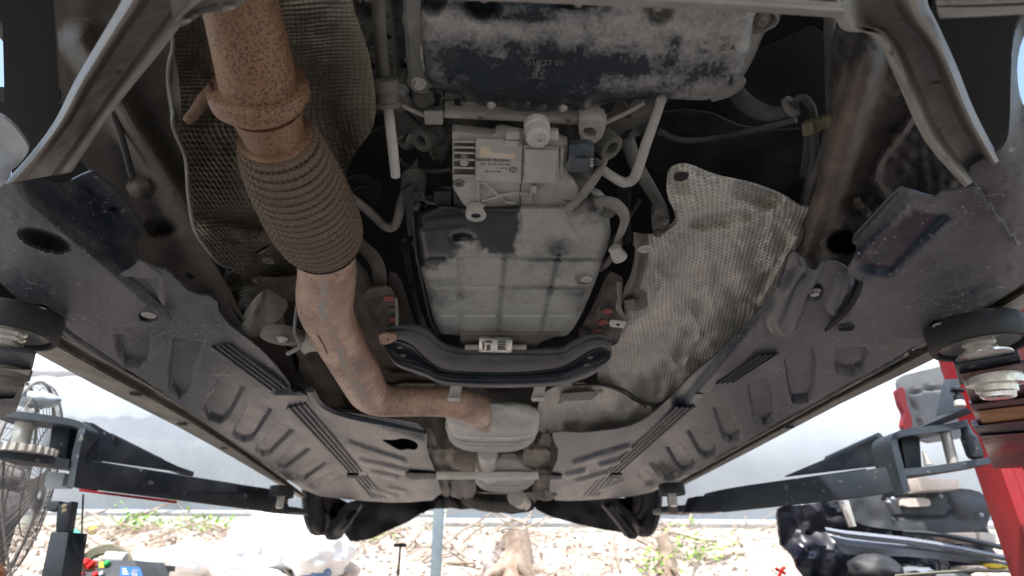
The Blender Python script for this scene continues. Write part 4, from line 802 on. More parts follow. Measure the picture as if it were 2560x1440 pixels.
for k, (x, y, w, h_) in enumerate(((1206, 854, 5, 20), (1214, 852, 16, 6), (1216, 864, 10, 12), (1244, 854, 22, 3), (1244, 860, 22, 3), (1244, 866, 18, 3), (1244, 872, 22, 3))):
    prism('print', [(x, y), (x+w, y), (x+w, y+h_), (x, y+h_)], .3712, .3719, M['print'], BU, bevel=0)
for x in (1120, 1330):
    T_ = strip('heat_shield_clip', [(x+8, 958), (x+4, 980), (x-2, 998)], [(x+38, 958), (x+32, 980), (x+30, 998)], 14, 5, lambda s, t: .40-.02*s, None, M['muffler'], CAR, thick=.004)
    prism('clip_foot', [(x-2, 994), (x+30, 994), (x+30, 1004), (x, 1004)], .372, .378, M['white'], T_, bevel=.001)
# ------------------------------------------------------------------ exhaust
EXd = [(590, -90, .425, 92), (600, 0, .42, 92), (618, 80, .415, 93), (636, 160, .41, 94), (650, 226, .405, 94), (654, 240, .405, 92)]
EX = ptube('exhaust_pipe', EXd, M['rust'], CAR, seg=48, k=8, label='wide rust speckled exhaust downpipe')
axd = (P(672, 300, .40)-P(650, 235, .405)).normalized()
pc = P(652, 240, .405); rc = RP(652, 240, .405, 1)
lathe('clamp', pc-axd*.012, axd, [(-.001, 96*rc), (.0, 116*rc), (.001, 119*rc), (.009, 122*rc), (.013, 121*rc), (.022, 98*rc), (.024, 84*rc)], M['rust'], EX, seg=64, ang=50, label='rusty v band clamp')
lathe('neck', pc+axd*.016, axd, [(0, 88*rc), (.02, 81*rc), (.026, 79*rc), (.038, 80*rc), (.040, 88*rc), (.056, 90*rc), (.066, 89*rc)], M['rust'], EX, seg=64, ang=50)
CB = ptube('clamp_bolt', [(540, 222, .40, 20), (510, 250, .395, 17), (488, 280, .39, 14), (470, 300, .385, 13)], M['rustd'], EX, seg=20, k=4, label='dark rusty clamp bolt')
ptube('bolt_tip', [(476, 293, .386, 10), (466, 304, .383, 10)], M['rust'], EX, seg=16, k=1)
ptube('clamp_screw', [(560, 210, .41, 8), (540, 208, .41, 10), (530, 225, .405, 12)], M['rustd'], EX, seg=12, k=3)
# flex joint: ridged bellows under a knitted wire cover
fx = [(688, 340, .398, 92), (702, 372, .397, 104), (722, 420, .396, 111), (748, 475, .395, 114), (775, 530, .394, 113), (800, 582, .393, 104), (811, 612, .393, 84)]
fp = catmull([(*P(x, y, h), RP(x, y, h, r)) for x, y, h, r in fx], 40)
# even arc steps
al = [0]
for a, b in zip(fp, fp[1:]): al.append(al[-1]+math.dist(a[:3], b[:3]))
def at_len(s):
    k = max(0, min(len(al)-2, next((i for i, v in enumerate(al) if v > s), len(al))-1)); t = (s-al[k])/(al[k+1]-al[k]); return tuple(p+(q-p)*t for p, q in zip(fp[k], fp[k+1]))
LT = al[-1]; nr = 19
pts = [at_len(LT*i/260) for i in range(261)]
rad = [p[3]*(.90+.018*N(i*.09, 0, 5)+.012*N(i*.6, 2, 5)+.10*abs(math.sin(math.pi*nr*i/260))**.5*sm(0, .04, i/260)*sm(1, .96, i/260)) for i, p in enumerate(pts)]
V, Fc = sweep(pts, rad, 56); FX = obj('flex_joint', V, Fc, M['bellows'], CAR, ang=60, attr=[(.15+.85*sm(.25, .8, abs(math.sin(math.pi*nr*(q_//56)/260)))) for q_ in range(len(V))], label='ridged exhaust flex joint under a wire mesh sleeve')  # valleys coloured dark to stand for shade between the ridges
fr = frames([Vector(p[:3]) for p in pts])
def onf(u, v, k=1.012):              # u turns, v 0..1 along
    i = max(0, min(260, v*260)); i0 = int(i); i1 = min(260, i0+1); t = i-i0
    c = Vector(pts[i0][:3]).lerp(Vector(pts[i1][:3]), t); r = (rad[i0]*(1-t)+rad[i1]*t)*.7+(pts[i0][3]*(1-t)+pts[i1][3]*t)*.3
    return c+fr[i0][0]*math.cos(u*2*math.pi)*r*k+fr[i0][1]*math.sin(u*2*math.pi)*r*k
V = []; Fc = []; nu, nv = 44, 38
def wire3(a, b, c_, w=.00055):
    global V, Fc
    d = (b-a).normalized(); n_ = (a+b)/2-c_; n_ = (n_-d*n_.dot(d)).normalized(); s_ = d.cross(n_); o0 = len(V)
    for p in (a, b): V += [p+n_*w, p-n_*w*.5+s_*w, p-n_*w*.5-s_*w]
    Fc += [(o0, o0+1, o0+4, o0+3), (o0+1, o0+2, o0+5, o0+4), (o0+2, o0, o0+3, o0+5)]
for j in range(nv):
    for i in range(nu):
        o_ = (j % 2)*.5; v0 = j/nv; v1 = (j+.36)/nv; v2 = (j+1)/nv; c_ = Vector(at_len(LT*v0)[:3])
        a = onf((i+o_)/nu, v0); b = onf((i+o_)/nu, v1); wire3(a, b, c_)
        wire3(b, onf((i+o_+.5)/nu, v2), c_); wire3(b, onf((i+o_-.5)/nu, v2), c_)
obj('wire_mesh', V, Fc, M['wire'], FX, kind='stuff', ang=80)
ax1 = (P(*fx[1][:3])-P(*fx[0][:3])).normalized(); lathe('collar', P(686, 335, .3985), ax1, [(0, 93*rc), (.0015, 98*rc), (.003, 97*rc), (.004, 92*rc)], M['rust'], FX, seg=56, ang=50)
ax2 = (P(*fx[-1][:3])-P(*fx[-2][:3])).normalized(); r2 = RP(811, 612, .393, 1); lathe('collar', P(808, 604, .393), ax2, [(0, 92*r2), (.004, 90*r2), (.008, 82*r2), (.012, 78*r2), (.014, 70*r2)], M['bellows'], FX, seg=56, ang=50)
ex2 = [(813, 618, .393, 72), (816, 650, .392, 71), (818, 690, .391, 71), (814, 730, .39, 71), (814, 770, .388, 67), (832, 818, .386, 61), (858, 866, .385, 58), (884, 912, .384, 55), (904, 950, .384, 52), (924, 984, .384, 47), (956, 1000, .385, 41), (1000, 1003, .386, 38), (1060, 1003, .387, 37), (1120, 1006, .388, 37), (1160, 1014, .39, 38), (1194, 1028, .402, 39), (1220, 1042, .425, 38)]
E2 = ptube('exhaust_pipe', ex2, M['rust2'], CAR, seg=40, k=7, label='rusty exhaust pipe bending towards the silencer')
from mathutils.bvhtree import BVHTree
def caster(o):
    g = worigin(o); me = o.data; t = BVHTree.FromPolygons([v.co+g for v in me.vertices], [tuple(p.vertices) for p in me.polygons])
    def f(x, y, off=.0006):
        d = ray(x, y).normalized(); h_, *_ = t.ray_cast(C, d); return (h_-d*off) if h_ else P(x, y, .385)
    return f
cE2 = caster(E2); M['scrape'] = mat('grey_scrape', (.33, .285, .25), (.46, .305, .22), amt=.55, scale=45, contrast=8, rough=.5, fine=.4)
plate('bare_scrape', [(798, 696), (812, 690), (824, 704), (820, 722), (830, 740), (818, 756), (812, 776), (822, 796), (838, 820), (846, 842), (864, 872), (872, 898), (890, 926), (898, 950), (914, 978), (926, 1012), (906, 1012), (888, 990), (874, 962), (866, 938), (850, 912), (846, 886), (826, 850), (820, 826), (800, 800), (792, 774), (800, 758), (794, 740), (804, 724), (794, 710)], lambda x, y: cE2(x, y, .0004), M['scrape'], E2, step=6, rnd=1, thick=(0, 0, .0003), label='grey bare metal scrape along the bend')
tube('weld_bead', [(cE2(x, y, 0), .0016) for x, y in ((752, 648), (770, 654), (795, 658), (820, 659), (850, 657), (872, 651))], M['rustd'], E2, seg=8, k=4)
tube('weld_bead', [(cE2(x, y, 0), .0014) for x, y in ((794, 838), (802, 850), (812, 868), (818, 884))], M['rustd'], E2, seg=8, k=4)
# silencers
def silencer(name, x0, x1, yn, yf, hb, ht, nrib, label, mat_):
    a = P((x0+x1)/2, yf, hb); b0 = P((x0+x1)/2, yn, hb); w = (P(x1, (yn+yf)/2, hb)-P(x0, (yn+yf)/2, hb)).length/2
    V = []; Fc = []; seg = 44; n = 160; cx = (a.x+b0.x)/2; cz = ZC+(hb+ht)/2; hz = (ht-hb)/2
    for i in range(n):
        s = i/(n-1); y = b0.y+(a.y-b0.y)*s
        e = min(1, (1-abs(2*s-1)**6))**.5 if 0 < s < 1 else .25
        e = math.sin(min(1, s*5)*math.pi/2)**.6 if s < .2 else (1-.86*max(0, (s-.45)/.55)**3.2)**.5
        e = max(.22, e)
        rb = 0
        if nrib and s > .40: rb = -.009*abs(math.sin((s-.40)/.56*nrib*math.pi))**.7*sm(.40, .42, s)*sm(.99, .95, s)+.006
        for j in range(seg):
            t = 2*math.pi*j/seg; ct, st = math.cos(t), math.sin(t); p = 2/3.0
            V.append(Vector((cx+(w*e+rb)*math.copysign(abs(ct)**p, ct), y, cz+(hz*e+rb)*math.copysign(abs(st)**p, st))))
    for i in range(n-1):
        for j in range(seg):
            q = i*seg+j; r = i*seg+(j+1) % seg; Fc.append((q, r, r+seg, q+seg))
    Fc += [tuple(range(seg-1, -1, -1)), tuple(range((n-1)*seg, n*seg))]
    bm = fixn(V, Fc); o = bmo(name, bm, mat_, CAR, ang=50, label=label)
    if nrib:
        for q_ in range(nrib-1):
            i = int(n*(.40+.56*(q_+.5)/nrib)); ring = [V[i*seg+j]+Vector((0, 0, -.0015)) for j in range(seg//2+1, seg)]
            v2, f2 = sweep([tuple(p_) for p_ in ring], [.0028]*len(ring), 6); obj('groove_shade', v2, f2, M['rail'], o)  # thin dark tubes added as painted shade between the ribs
    return o
MU = silencer('silencer', 1118, 1342, 1052, 1142, .372, .44, 6, 'ribbed oval silencer at the end of the bend', M['muffler'])
ptube('inlet_cone', [(1200, 1030, .405, 40), (1228, 1046, .43, 46), (1246, 1056, .46, 48)], M['pipe2'], MU, seg=32)
ptube('outlet_neck', [(1219, 1126, .41, 26), (1219, 1150, .405, 22), (1221, 1172, .40, 23), (1226, 1184, .40, 24)], M['muffler'], MU, seg=24)
MU2 = silencer('silencer', 1186, 1342, 1176, 1240, .375, .47, 7, 'second flat silencer behind the tunnel brace', M['muffler'])
ptube('tail_pipe', [(1290, 1242, .40, 22), (1300, 1250, .42, 20), (1310, 1258, .45, 18)], M['muffler'], MU2, seg=20)
# tunnel brace and brackets by the silencers
hexa('tunnel_brace', [P(1090, 1188, .365), P(1346, 1188, .365), P(1348, 1199, .365), P(1092, 1199, .365)], [p+Vector((0, 0, .012)) for p in (P(1090, 1188, .365), P(1346, 1188, .365), P(1348, 1199, .365), P(1092, 1199, .365))], M['muffler'], CAR, label='flat brace under the second silencer')
for s, L in ((1, [(1062, 1122), (1100, 1126), (1140, 1120), (1132, 1150), (1128, 1176), (1116, 1182), (1090, 1166), (1066, 1150)]), (1, [(1312, 1122), (1334, 1126), (1376, 1124), (1374, 1148), (1350, 1164), (1330, 1180), (1316, 1178), (1306, 1150)])):
    plate('tunnel_hanger', L, .39, M['shieldf'], CAR, step=7, relief=lambda x, y: .01*N(x, y, 1, .05), thick=(0, 0, .01))
for L in ([(1014, 1182), (1090, 1184), (1092, 1198), (1030, 1199), (1012, 1192)], [(1346, 1184), (1404, 1190), (1404, 1198), (1348, 1200)], [(866, 1188), (896, 1188), (896, 1196), (868, 1195)], [(1518, 1188), (1556, 1186), (1552, 1196), (1522, 1195)]):
    prism('brace_foot', L, .372, .38, M['beamb' if 0 else 'blackpl'], CAR, bevel=.001)
plate('tunnel_side', [(1060, 1075), (1080, 1068), (1110, 1180), (1128, 1240), (1106, 1244), (1080, 1180)], .40, M['shieldf'], CAR, step=10)
plate('tunnel_side', [(1350, 1085), (1380, 1085), (1372, 1140), (1384, 1200), (1376, 1244), (1340, 1240), (1346, 1160)], .40, M['shieldf'], CAR, step=10)
plate('fuel_tank', [(1120, 1200), (1190, 1195), (1190, 1240), (1160, 1250), (1120, 1240)], .42, M['sleeve'], CAR, step=10, relief=lambda x, y: .02*N(x, y, 1, .05))
plate('fuel_tank', [(1340, 1200), (1376, 1200), (1384, 1228), (1370, 1246), (1344, 1244), (1330, 1230)], .42, M['sleeve'], CAR, step=10, relief=lambda x, y: .02*N(x, y, 1, .05))
# ---- rear end
def rs_(Y, k=0): return lambda x, y: Q(x, y, Y+k*(x-1230)/400)
RV = plate('rear_valance', [(1040, 1252), (1100, 1238), (1170, 1230), (1320, 1240), (1340, 1262), (1332, 1276), (1296, 1282), (1274, 1285), (1240, 1280), (1180, 1273), (1130, 1268), (1085, 1272), (1050, 1290)], lambda x, y: Q(x, y, 3.9), M['blackpl'], CAR, step=8, rnd=1, thick=(0, .02, 0), relief=lambda x, y: .1*N(x, y, 1, .03), label='dark rear valance below the boot')
plate('rear_liner', [(878, 1357), (866, 1340), (850, 1310), (870, 1250), (960, 1246), (1110, 1238), (1130, 1262), (1090, 1268), (1064, 1275), (1034, 1296), (990, 1318), (930, 1344)], lambda x, y: Q(x, y, 3.6+.35*sm(880, 1100, x)), M['blackpl'], CAR, step=8, rnd=1, thick=(0, .02, 0), relief=lambda x, y: .05*N(x, y, 1, .02), label='left rear wheel arch liner hanging low')
plate('rear_liner', [(1334, 1270), (1340, 1246), (1400, 1240), (1540, 1240), (1600, 1260), (1606, 1300), (1600, 1345), (1560, 1330), (1500, 1322), (1440, 1310), (1390, 1294), (1360, 1284)], lambda x, y: Q(x, y, 3.6+.35*sm(1580, 1360, x)), M['blackpl'], CAR, step=8, rnd=1, thick=(0, .02, 0), relief=lambda x, y: .05*N(x, y, 1, .02), label='right rear wheel arch liner hanging low')
ptube('differential', [(1160, 1246, .42, 12), (1200, 1262, .40, 14), (1260, 1266, .40, 15), (1310, 1262, .41, 14)], M['alud'], CAR)
ptube('subframe_tube', [(1350, 1228, .40, 18), (1368, 1232, .40, 20), (1384, 1222, .40, 16)], M['sleeve'], CAR)
for sx, px in ((-1, 786), (1, 1622)):
    pw = Q(px, 1300, 3.25); cz = ZC+.245+.31
    WH = lathe('wheel', (pw.x-sx*.02-.0, 3.25, cz), (sx, 0, 0), [(-.035, .20), (-.035, .28), (-.028, .30), (-.01, .305), (-.006, .299), (.0, .299), (.004, .305), (.022, .300), (.035, .28), (.035, .20)], M['rubber'], CAR, seg=56, label=('left' if sx < 0 else 'right')+' rear wheel hanging below the sill')
    lathe('rim', (pw.x-sx*.02, 3.25, cz), (sx, 0, 0), [(-.036, .20), (-.036, .19), (-.03, .17), (-.02, .05), (-.02, .001)], M['blackpl'], WH, seg=32)
M['swarm'] = mat('grey_control_arm', (.05, .05, .05), (.10, .098, .094), amt=.5, scale=10, rough=.45)
for L, nm in (([(868, 1252), (908, 1254), (884, 1290), (860, 1322), (848, 1346), (820, 1350), (810, 1342), (818, 1318), (842, 1290)], 'control_arm'), ([(1500, 1252), (1540, 1252), (1562, 1288), (1592, 1330), (1596, 1346), (1572, 1344), (1552, 1318), (1530, 1290)], 'control_arm')):
    plate(nm, L, lambda x, y: Q(x, y, 3.25+.0*(x)), M['swarm'], CAR, step=7, rnd=1, thick=(0, .05, 0), relief=lambda x, y: .02*N(x, y, 1, .05))
for L in ([(772, 1244), (880, 1248), (850, 1290), (820, 1338), (796, 1336), (776, 1300)], [(1530, 1246), (1636, 1244), (1632, 1300), (1612, 1334), (1590, 1330), (1560, 1286)]):
    plate('hub_carrier', L, lambda x, y: Q(x, y, 3.38), M['blackpl'], CAR, step=9, rnd=1, thick=(0, .1, 0), relief=lambda x, y: .12*N(x, y, 1, .05))
for a, b in (((905, 1262, 3.6, 4), (842, 1330, 3.2, 12)), ((1520, 1262, 3.0, 9), (1578, 1335, 3.2, 12)), ((1545, 1262, 3.1, 10), (1600, 1310, 3.2, 8))):
    qtube('suspension_link', [a, ((a[0]+b[0])/2, (a[1]+b[1])/2, 3.1, 9), b], M['beamb' if 0 else 'sleeve' if 0 else 'blackpl'], CAR, seg=12)
# ---- hoses on the right
HO = ptube('hose', [(1836, 225, .50, 20), (1862, 255, .49, 22), (1895, 276, .485, 22), (1930, 284, .48, 19), (1968, 276, .48, 17)], M['hose'], CAR, label='thick black hose below the oil pan corner')
lathe('hose_clamp', P(1970, 272, .48), P(1990, 258, .48)-P(1970, 272, .48), [(0, .0115), (.001, .0128), (.006, .0128), (.007, .0115)], M['alud'], HO, seg=24)
ptube('hose', [(1984, 262, .48, 9), (2000, 244, .48, 10), (2022, 256, .48, 10), (2034, 290, .48, 10), (2036, 340, .47, 10), (2030, 420, .46, 10), (2010, 500, .455, 10)], M['hose'], CAR)
ptube('hose', [(2076, -20, .5, 14), (2074, 80, .49, 14), (2077, 180, .48, 14), (2078, 290, .465, 14), (2068, 350, .46, 13), (2052, 400, .455, 13), (2032, 450, .45, 13), (2014, 505, .45, 12)], M['hose'], CAR, label='long dusty hose along the rusty frame rail')
ptube('hose', [(2056, 300, .475, 7), (2052, 360, .47, 7), (2036, 420, .465, 7), (2014, 480, .46, 7)], M['hose'], CAR)
ptube('hose', [(2020, 300, .48, 7), (2016, 360, .475, 7), (2006, 440, .47, 7)], M['hose'], CAR)
HC = prism('hose_clip', [(2006, 313), (2036, 302), (2055, 298), (2058, 292), (2092, 292), (2102, 296), (2103, 318), (2080, 322), (2054, 324), (2048, 332), (2012, 342), (2006, 340)], .452, .47, M['clip'], CAR, bevel=.002, label='yellowed plastic clip holding the hoses')
prism('clip_block', [(2066, 290), (2082, 290), (2084, 322), (2066, 322)], .446, .46, M['clip'], HC, bevel=.002)
prism('clip_block', [(2020, 308), (2034, 303), (2038, 334), (2022, 338)], .447, .46, M['clip'], HC, bevel=.002)
for L, q, nm in (([(1010, 600, .50, 7), (1024, 680, .49, 7), (1040, 760, .48, 7), (1066, 830, .47, 7)], 'hose', 'brake_line'), ([(1650, 330, .52, 9), (1700, 350, .53, 9), (1800, 345, .53, 9), (1990, 300, .50, 8)], 'hose', 'wiring_harness'),
    ([(1450, 700, .47, 6), (1500, 640, .47, 6), (1560, 560, .48, 6), (1600, 500, .5, 6)], 'hose', 'brake_line'), ([(1000, 400, .50, 6), (1030, 420, .50, 6), (1080, 430, .49, 6), (1126, 425, .47, 6)], 'hose', 'wiring_harness'),
    ([(880, 640, .48, 6), (905, 700, .46, 6), (930, 780, .45, 6), (960, 830, .44, 6)], 'sleeve', 'brake_line'), ([(200, 60, .49, 8), (250, 200, .46, 8), (300, 330, .45, 8), (330, 440, .45, 8)], 'hose', 'brake_line'),
    ([(1130, 470, .44, 4), (1112, 500, .43, 4), (1080, 508, .42, 4), (1060, 500, .425, 4)], 'hose', 'wiring_harness')):
    ptube(nm, L, M[q], CAR, seg=10)
for x, y in ((1010, 620), (1032, 720), (1066, 826)): prism('line_clip', [(x-10, y-6), (x+14, y-6), (x+14, y+6), (x-10, y+6)], .475, .49, M['blackpl'], CAR, bevel=.001)
for x, y, h, q in ((1100, 330, .47, 9), (1200, 296, .452, 6), (1420, 302, .452, 6), (1550, 300, .48, 10), (985, 330, .5, 9), (905, 60, .49, 9), (930, 120, .485, 7), (1016, 150, .455, 6), (640, 700, .43, 9), (2006, 620, .435, 7)): bolt(x, y, h, q, M['alud'], CAR)
# red round part in the dark
lathe('rubber_boot', P(905, 480, .52), (.2, -.4, -1), [(0, .03), (.004, .03), (.006, .024), (.004, .014), (.008, .012), (.01, .001)], M['blackpl'], CAR)
# ------------------------------------------------------------------ yard behind
def bankhit(x, y):
    d = ray(x, y); d = d/d.y; Y = 4.3
    while Y < 12:
        p = C+d*Y
        if bankz(p.x, p.y) > p.z: return p
        Y += .02
    return C+d*7.3
M['sheet'] = mat('pale_sheeting', (.52, .58, .63), (.44, .49, .55), amt=.3, scale=1.6, contrast=3, rough=.6, bump=.05, fine=.04)
M['hem'] = mat('sheet_hem', (.46, .49, .52), (.40, .42, .45), amt=.4, scale=3, rough=.6)
M['bag'] = mat('white_plastic', (.80, .80, .80), (.68, .66, .64), amt=.3, scale=5, rough=.35, bump=.3, fine=.06)
M['khaki'] = mat('olive_cloth', (.17, .17, .12), (.3, .29, .22), amt=.4, scale=12, rough=.9)
M['bluebag'] = mat('blue_net', (.05, .12, .28), (.25, .33, .42), amt=.4, scale=14, rough=.7)
M['postb'] = mat('blue_grey_post', (.17, .23, .27), (.25, .29, .31), amt=.4, scale=8, rough=.5)
M['bark'] = mat('dry_bark', (.30, .21, .15), (.5, .42, .35), amt=.4, scale=14, contrast=3, rough=.9, bump=.8, bscale=90)
M['twig'] = mat('dry_twigs', (.24, .18, .13), (.52, .45, .38), amt=.4, scale=9, contrast=3, rough=.9)
M['leafd'] = mat('dead_leaves', (.40, .30, .23), (.66, .60, .55), amt=.6, scale=2, contrast=5, rough=.8)
M['leaf'] = mat('green_leaves', (.12, .26, .035), (.34, .48, .08), amt=.4, scale=6, contrast=3, rough=.6)
M['teal'] = mat('teal_plastic', (.08, .42, .36), rough=.4); M['yellow'] = mat('yellow_plastic', (.6, .44, .04), rough=.4)
M['green'] = mat('green_button', (.02, .35, .09), rough=.4); M['blue'] = mat('blue_print', (.02, .13, .42), rough=.4); M['brred'] = mat('bright_red', (.55, .02, .02), rough=.35)
M['boxgrey'] = mat('charcoal_panel', (.045, .05, .058), (.08, .085, .09), amt=.3, rough=.45)
M['orangep'] = mat('orange_base', (.42, .12, .03), (.35, .18, .1), amt=.4, scale=8, rough=.6)
M['cage'] = mat('fan_wire', (.12, .115, .11), (.3, .27, .24), amt=.4, scale=30, rough=.5, metal=.3)
M['fangrey'] = mat('fan_grey', (.16, .155, .15), (.27, .25, .23), amt=.4, scale=10, rough=.5)
M['panelg'] = mat('grey_plastic_panel', (.14, .15, .16), (.22, .22, .22), amt=.4, scale=6, rough=.45)
M['glossb'] = mat('gloss_black', (.012, .014, .03), (.03, .03, .04), amt=.3, scale=5, rough=.12, bump=.03, spec=.7)
M['silver'] = mat('silver_trim', (.34, .37, .42), (.22, .24, .28), amt=.4, scale=5, rough=.25, metal=.4, bump=.05)
M['peach'] = mat('pale_block', (.72, .62, .55), (.6, .5, .42), amt=.4, scale=12, rough=.6)
def corr(name, x0, x1, z0, z1, Y, mt, label, per=.4, amp=.0018, parent=None, roll=None):
    V = []; Fc = []; n = int((x1-x0)/per*8); 
    for i in range(n+1):
        x = x0+(x1-x0)*i/n; y = Y+amp*math.sin(2*math.pi*x/per)+.02*N(x, 0, 1, .8)
        V += [(x, y, z0), (x, y, (z0+z1)/2), (x, y, z1)]
    for i in range(n):
        for k in range(2): Fc.append((3*i+k, 3*i+3+k, 3*i+4+k, 3*i+1+k))
    w = obj(name, V, Fc, mt)
    m_ = w.modifiers.new('thickness', 'SOLIDIFY'); m_.thickness = .003
    return w
ya = 7.6
zl = Q(400, 1283, ya).z; zr = Q(1500, 1312, ya).z; xs = Q(1096, 1300, ya).x
w = corr('sheet_wall', -8, xs-.05, zl, 5.2, ya, M['sheet'], ''); tag(w, 'pale blue corrugated sheet wall to the left of the grey post', 'wall')
lathe('hem', (-8, ya-.03, zl+.0), (1, 0, 0), [(0, .035), (8+xs-.05, .035)], M['hem'], w, seg=10)
w = corr('sheet_wall', xs+.08, 8, zr, 5.2, ya+.05, M['sheet'], ''); tag(w, 'pale blue corrugated sheet wall to the right of the grey post', 'wall')
lathe('hem', (xs+.08, ya+.02, zr+.02), (1, 0, 0), [(0, .05), (8-xs, .05)], M['hem'], w, seg=10)
qa = Q(60, 935, 7.1); rl_ = lathe('rolled_sheet', (qa.x-1.2, 7.3, Q(200, 930, 7.3).z), (1, 0, 0), [(0, .05)]+[(.05+i*.1, .06+.012*math.sin(i*1.9)) for i in range(30)]+[(3.1, .05)], M['hem'], None, seg=14)
tag(rl_, 'rolled pale sheeting tied along the upper left wall', 'sheeting')
# wire netting in front of the left wall
V = []; Fc = []; z0 = zl-.1
def wseg(a, b, w_=.0009):
    v, f = sweep([tuple(a), tuple(b)], [w_]*2, 3, cap=False); o0 = len(V); V.extend(v); Fc.extend(tuple(i+o0 for i in q) for q in f)
for j in range(12):
    for i in range(52):
        cx = -4.9+i*.09+(j % 2)*.045; cz = z0+j*.078; y = ya-.12
        wseg((cx, y, cz), (cx, y, cz+.035)); wseg((cx, y, cz+.035), (cx+.045, y, cz+.078)); wseg((cx, y, cz+.035), (cx-.045, y, cz+.078))
tag(obj('wire_netting', V, Fc, M['cage'], kind=None), 'hexagonal wire netting hung before the left sheet wall', 'netting')
# posts
p = Q(1096, 1300, 5.6); wpx = RQ(1096, 1300, 5.6, 13)
tag(box('grey_post', (p.x, 5.6, 2.4), (wpx*2, .08, 5.0), M['postb'], None, .008), 'slender blue grey post where the two sheet walls meet', 'post')
p = Q(1001, 1363, 4.6)
TS = thing('work_stand', (p.x, 4.6, 0), 'thin black stand with a small flat top before the dirt bank', 'stand')
box('top_plate', (p.x, 4.6, p.z), (.085, .06, .022), M['arm'], TS); lathe('pole', (p.x, 4.6, .02), (0, 0, 1), [(0, .012), (p.z-.03, .008)], M['arm'], TS, seg=12)
for a in (20, 140, 260):
    tube('leg', [(Vector((p.x, 4.6, .6)), .007), (Vector((p.x+.25*math.cos(math.radians(a)), 4.6+.25*math.sin(math.radians(a)), .01)), .007)], M['arm'], TS, seg=8, k=1)
# plastic sacks on the bank
def lump(name, c, s, mt, label, cat, group=None, amp=.22, f=2.2, seed=0, sub=4):
    bm = bmesh.new(); bmesh.ops.create_icosphere(bm, subdivisions=sub, radius=1)
    for v in bm.verts:
        q = v.co.copy(); a = noise.noise(q*f+Vector((seed, 0, 0)))*amp+abs(noise.noise(q*f*2.7+Vector((0, seed, 0))))*amp*.7
        q *= 1+a; v.co = Vector((c[0]+q.x*s[0], c[1]+q.y*s[1], c[2]+q.z*s[2]))
    o = bmo(name, bm, mt, None, ang=60); return tag(o, label, cat, group)
for k, (x, y, wx, hy, lab) in enumerate(((700, 1352, 118, 66, 'tallest white plastic sack, topmost of the heap on the bank'), (800, 1386, 74, 56, 'white plastic sack at the right end of the heap, beside the blue net'), (606, 1404, 66, 48, 'small white plastic sack low in the middle of the heap'),
        (486, 1408, 78, 44, 'white plastic sack in the front of the heap'), (392, 1424, 66, 40, 'white plastic sack next to the blue labelled control box'), (650, 1452, 80, 26, 'low white plastic sack under the tallest sack'))):
    q = bankhit(x, y+hy*.6); lump('plastic_sack', (q.x, q.y-.15, Q(x, y, q.y-.15).z), (RQ(x, y, q.y, wx), .32, RQ(x, y, q.y, hy)), M['bag'], lab, 'sack', 'white plastic sacks heaped on the bank', seed=k*3.1, amp=.3)
q = bankhit(800, 1436); lump('blue_bundle', (q.x, q.y-.1, Q(800, 1434, q.y).z), (RQ(800, 1430, q.y, 42), .2, RQ(800, 1430, q.y, 30)), M['bluebag'], 'blue netted bundle beside the white sacks', 'bundle', seed=9)
# stumps, branches, leaves, plants
for k, (x, y, wd, lab) in enumerate(((1292, 1330, 34, 'thick pale tree stump standing on the bank right of the grey post'), (1668, 1338, 18, 'slim broken tree stump below the right wheel'))):
    q = bankhit(x, 1425); r = RQ(x, y, q.y, wd); zt = Q(x, y, q.y).z
    tp = thing('tree_stump', (q.x, q.y, q.z), lab, 'stump')
    tube('trunk', [(Vector((q.x, q.y, q.z-.3)), r*1.9), (Vector((q.x, q.y, q.z+.02)), r*1.3), (Vector((q.x+.02, q.y, (zt+q.z)/2)), r), (Vector((q.x-.02, q.y, zt)), r*.95)], M['bark'], tp, seg=20)
    for a in range(4): tube('root', [(Vector((q.x, q.y, q.z+.05)), r*.5), (Vector((q.x+math.cos(a*1.3-2.6)*r*2.4, q.y-abs(math.sin(a*1.3-2.6))*r*2.5, q.z-.05)), r*.3), (Vector((q.x+math.cos(a*1.3-2.6)*r*5, q.y-abs(math.sin(a*1.3-2.6))*r*4, q.z-.3)), r*.1)], M['bark'], tp, seg=10)
V = []; Fc = []
for k in range(900):
    x = random.uniform(-5, 6); y = random.uniform(5.4, 7.5); z = bankz(x, y)+random.uniform(0, .08); a = random.uniform(0, math.pi); L = random.uniform(.1, .9); up_ = random.uniform(-.25, .6)
    b_ = Vector((x, y, z)); e_ = b_+Vector((math.cos(a)*L, math.sin(a)*L*.4, L*up_)); m_ = (b_+e_)/2+Vector((random.uniform(-.05, .05), 0, random.uniform(-.03, .05))); r = random.choice((.003, .005, .008, .016))
    v, f = sweep([tuple(b_), tuple(m_), tuple(e_)], [r, r*.8, r*.4], 5); o0 = len(V); V += v; Fc += [tuple(i+o0 for i in q) for q in f]
tag(obj('dry_branches', V, Fc, M['twig']), 'dry twigs and branches littering the bank', 'branches', kind='stuff')
V = []; Fc = []
for k in range(7000):
    x = random.uniform(-6, 6.5); y = random.uniform(5.2, 7.55); z = bankz(x, y)+random.uniform(0, .03); s = random.uniform(.015, .05); u = Vector((random.gauss(0, 1), random.gauss(0, 1), random.gauss(0, .5))).normalized(); w_ = u.orthogonal()
    c = Vector((x, y, z)); o0 = len(V); V += [c-u*s, c+w_*s*.45, c+u*s, c-w_*s*.45]; Fc.append((o0, o0+1, o0+2, o0+3))
tag(obj('leaf_litter', V, Fc, M['leafd'], smooth=False), 'dead leaves covering the bank', 'leaves', kind='stuff')
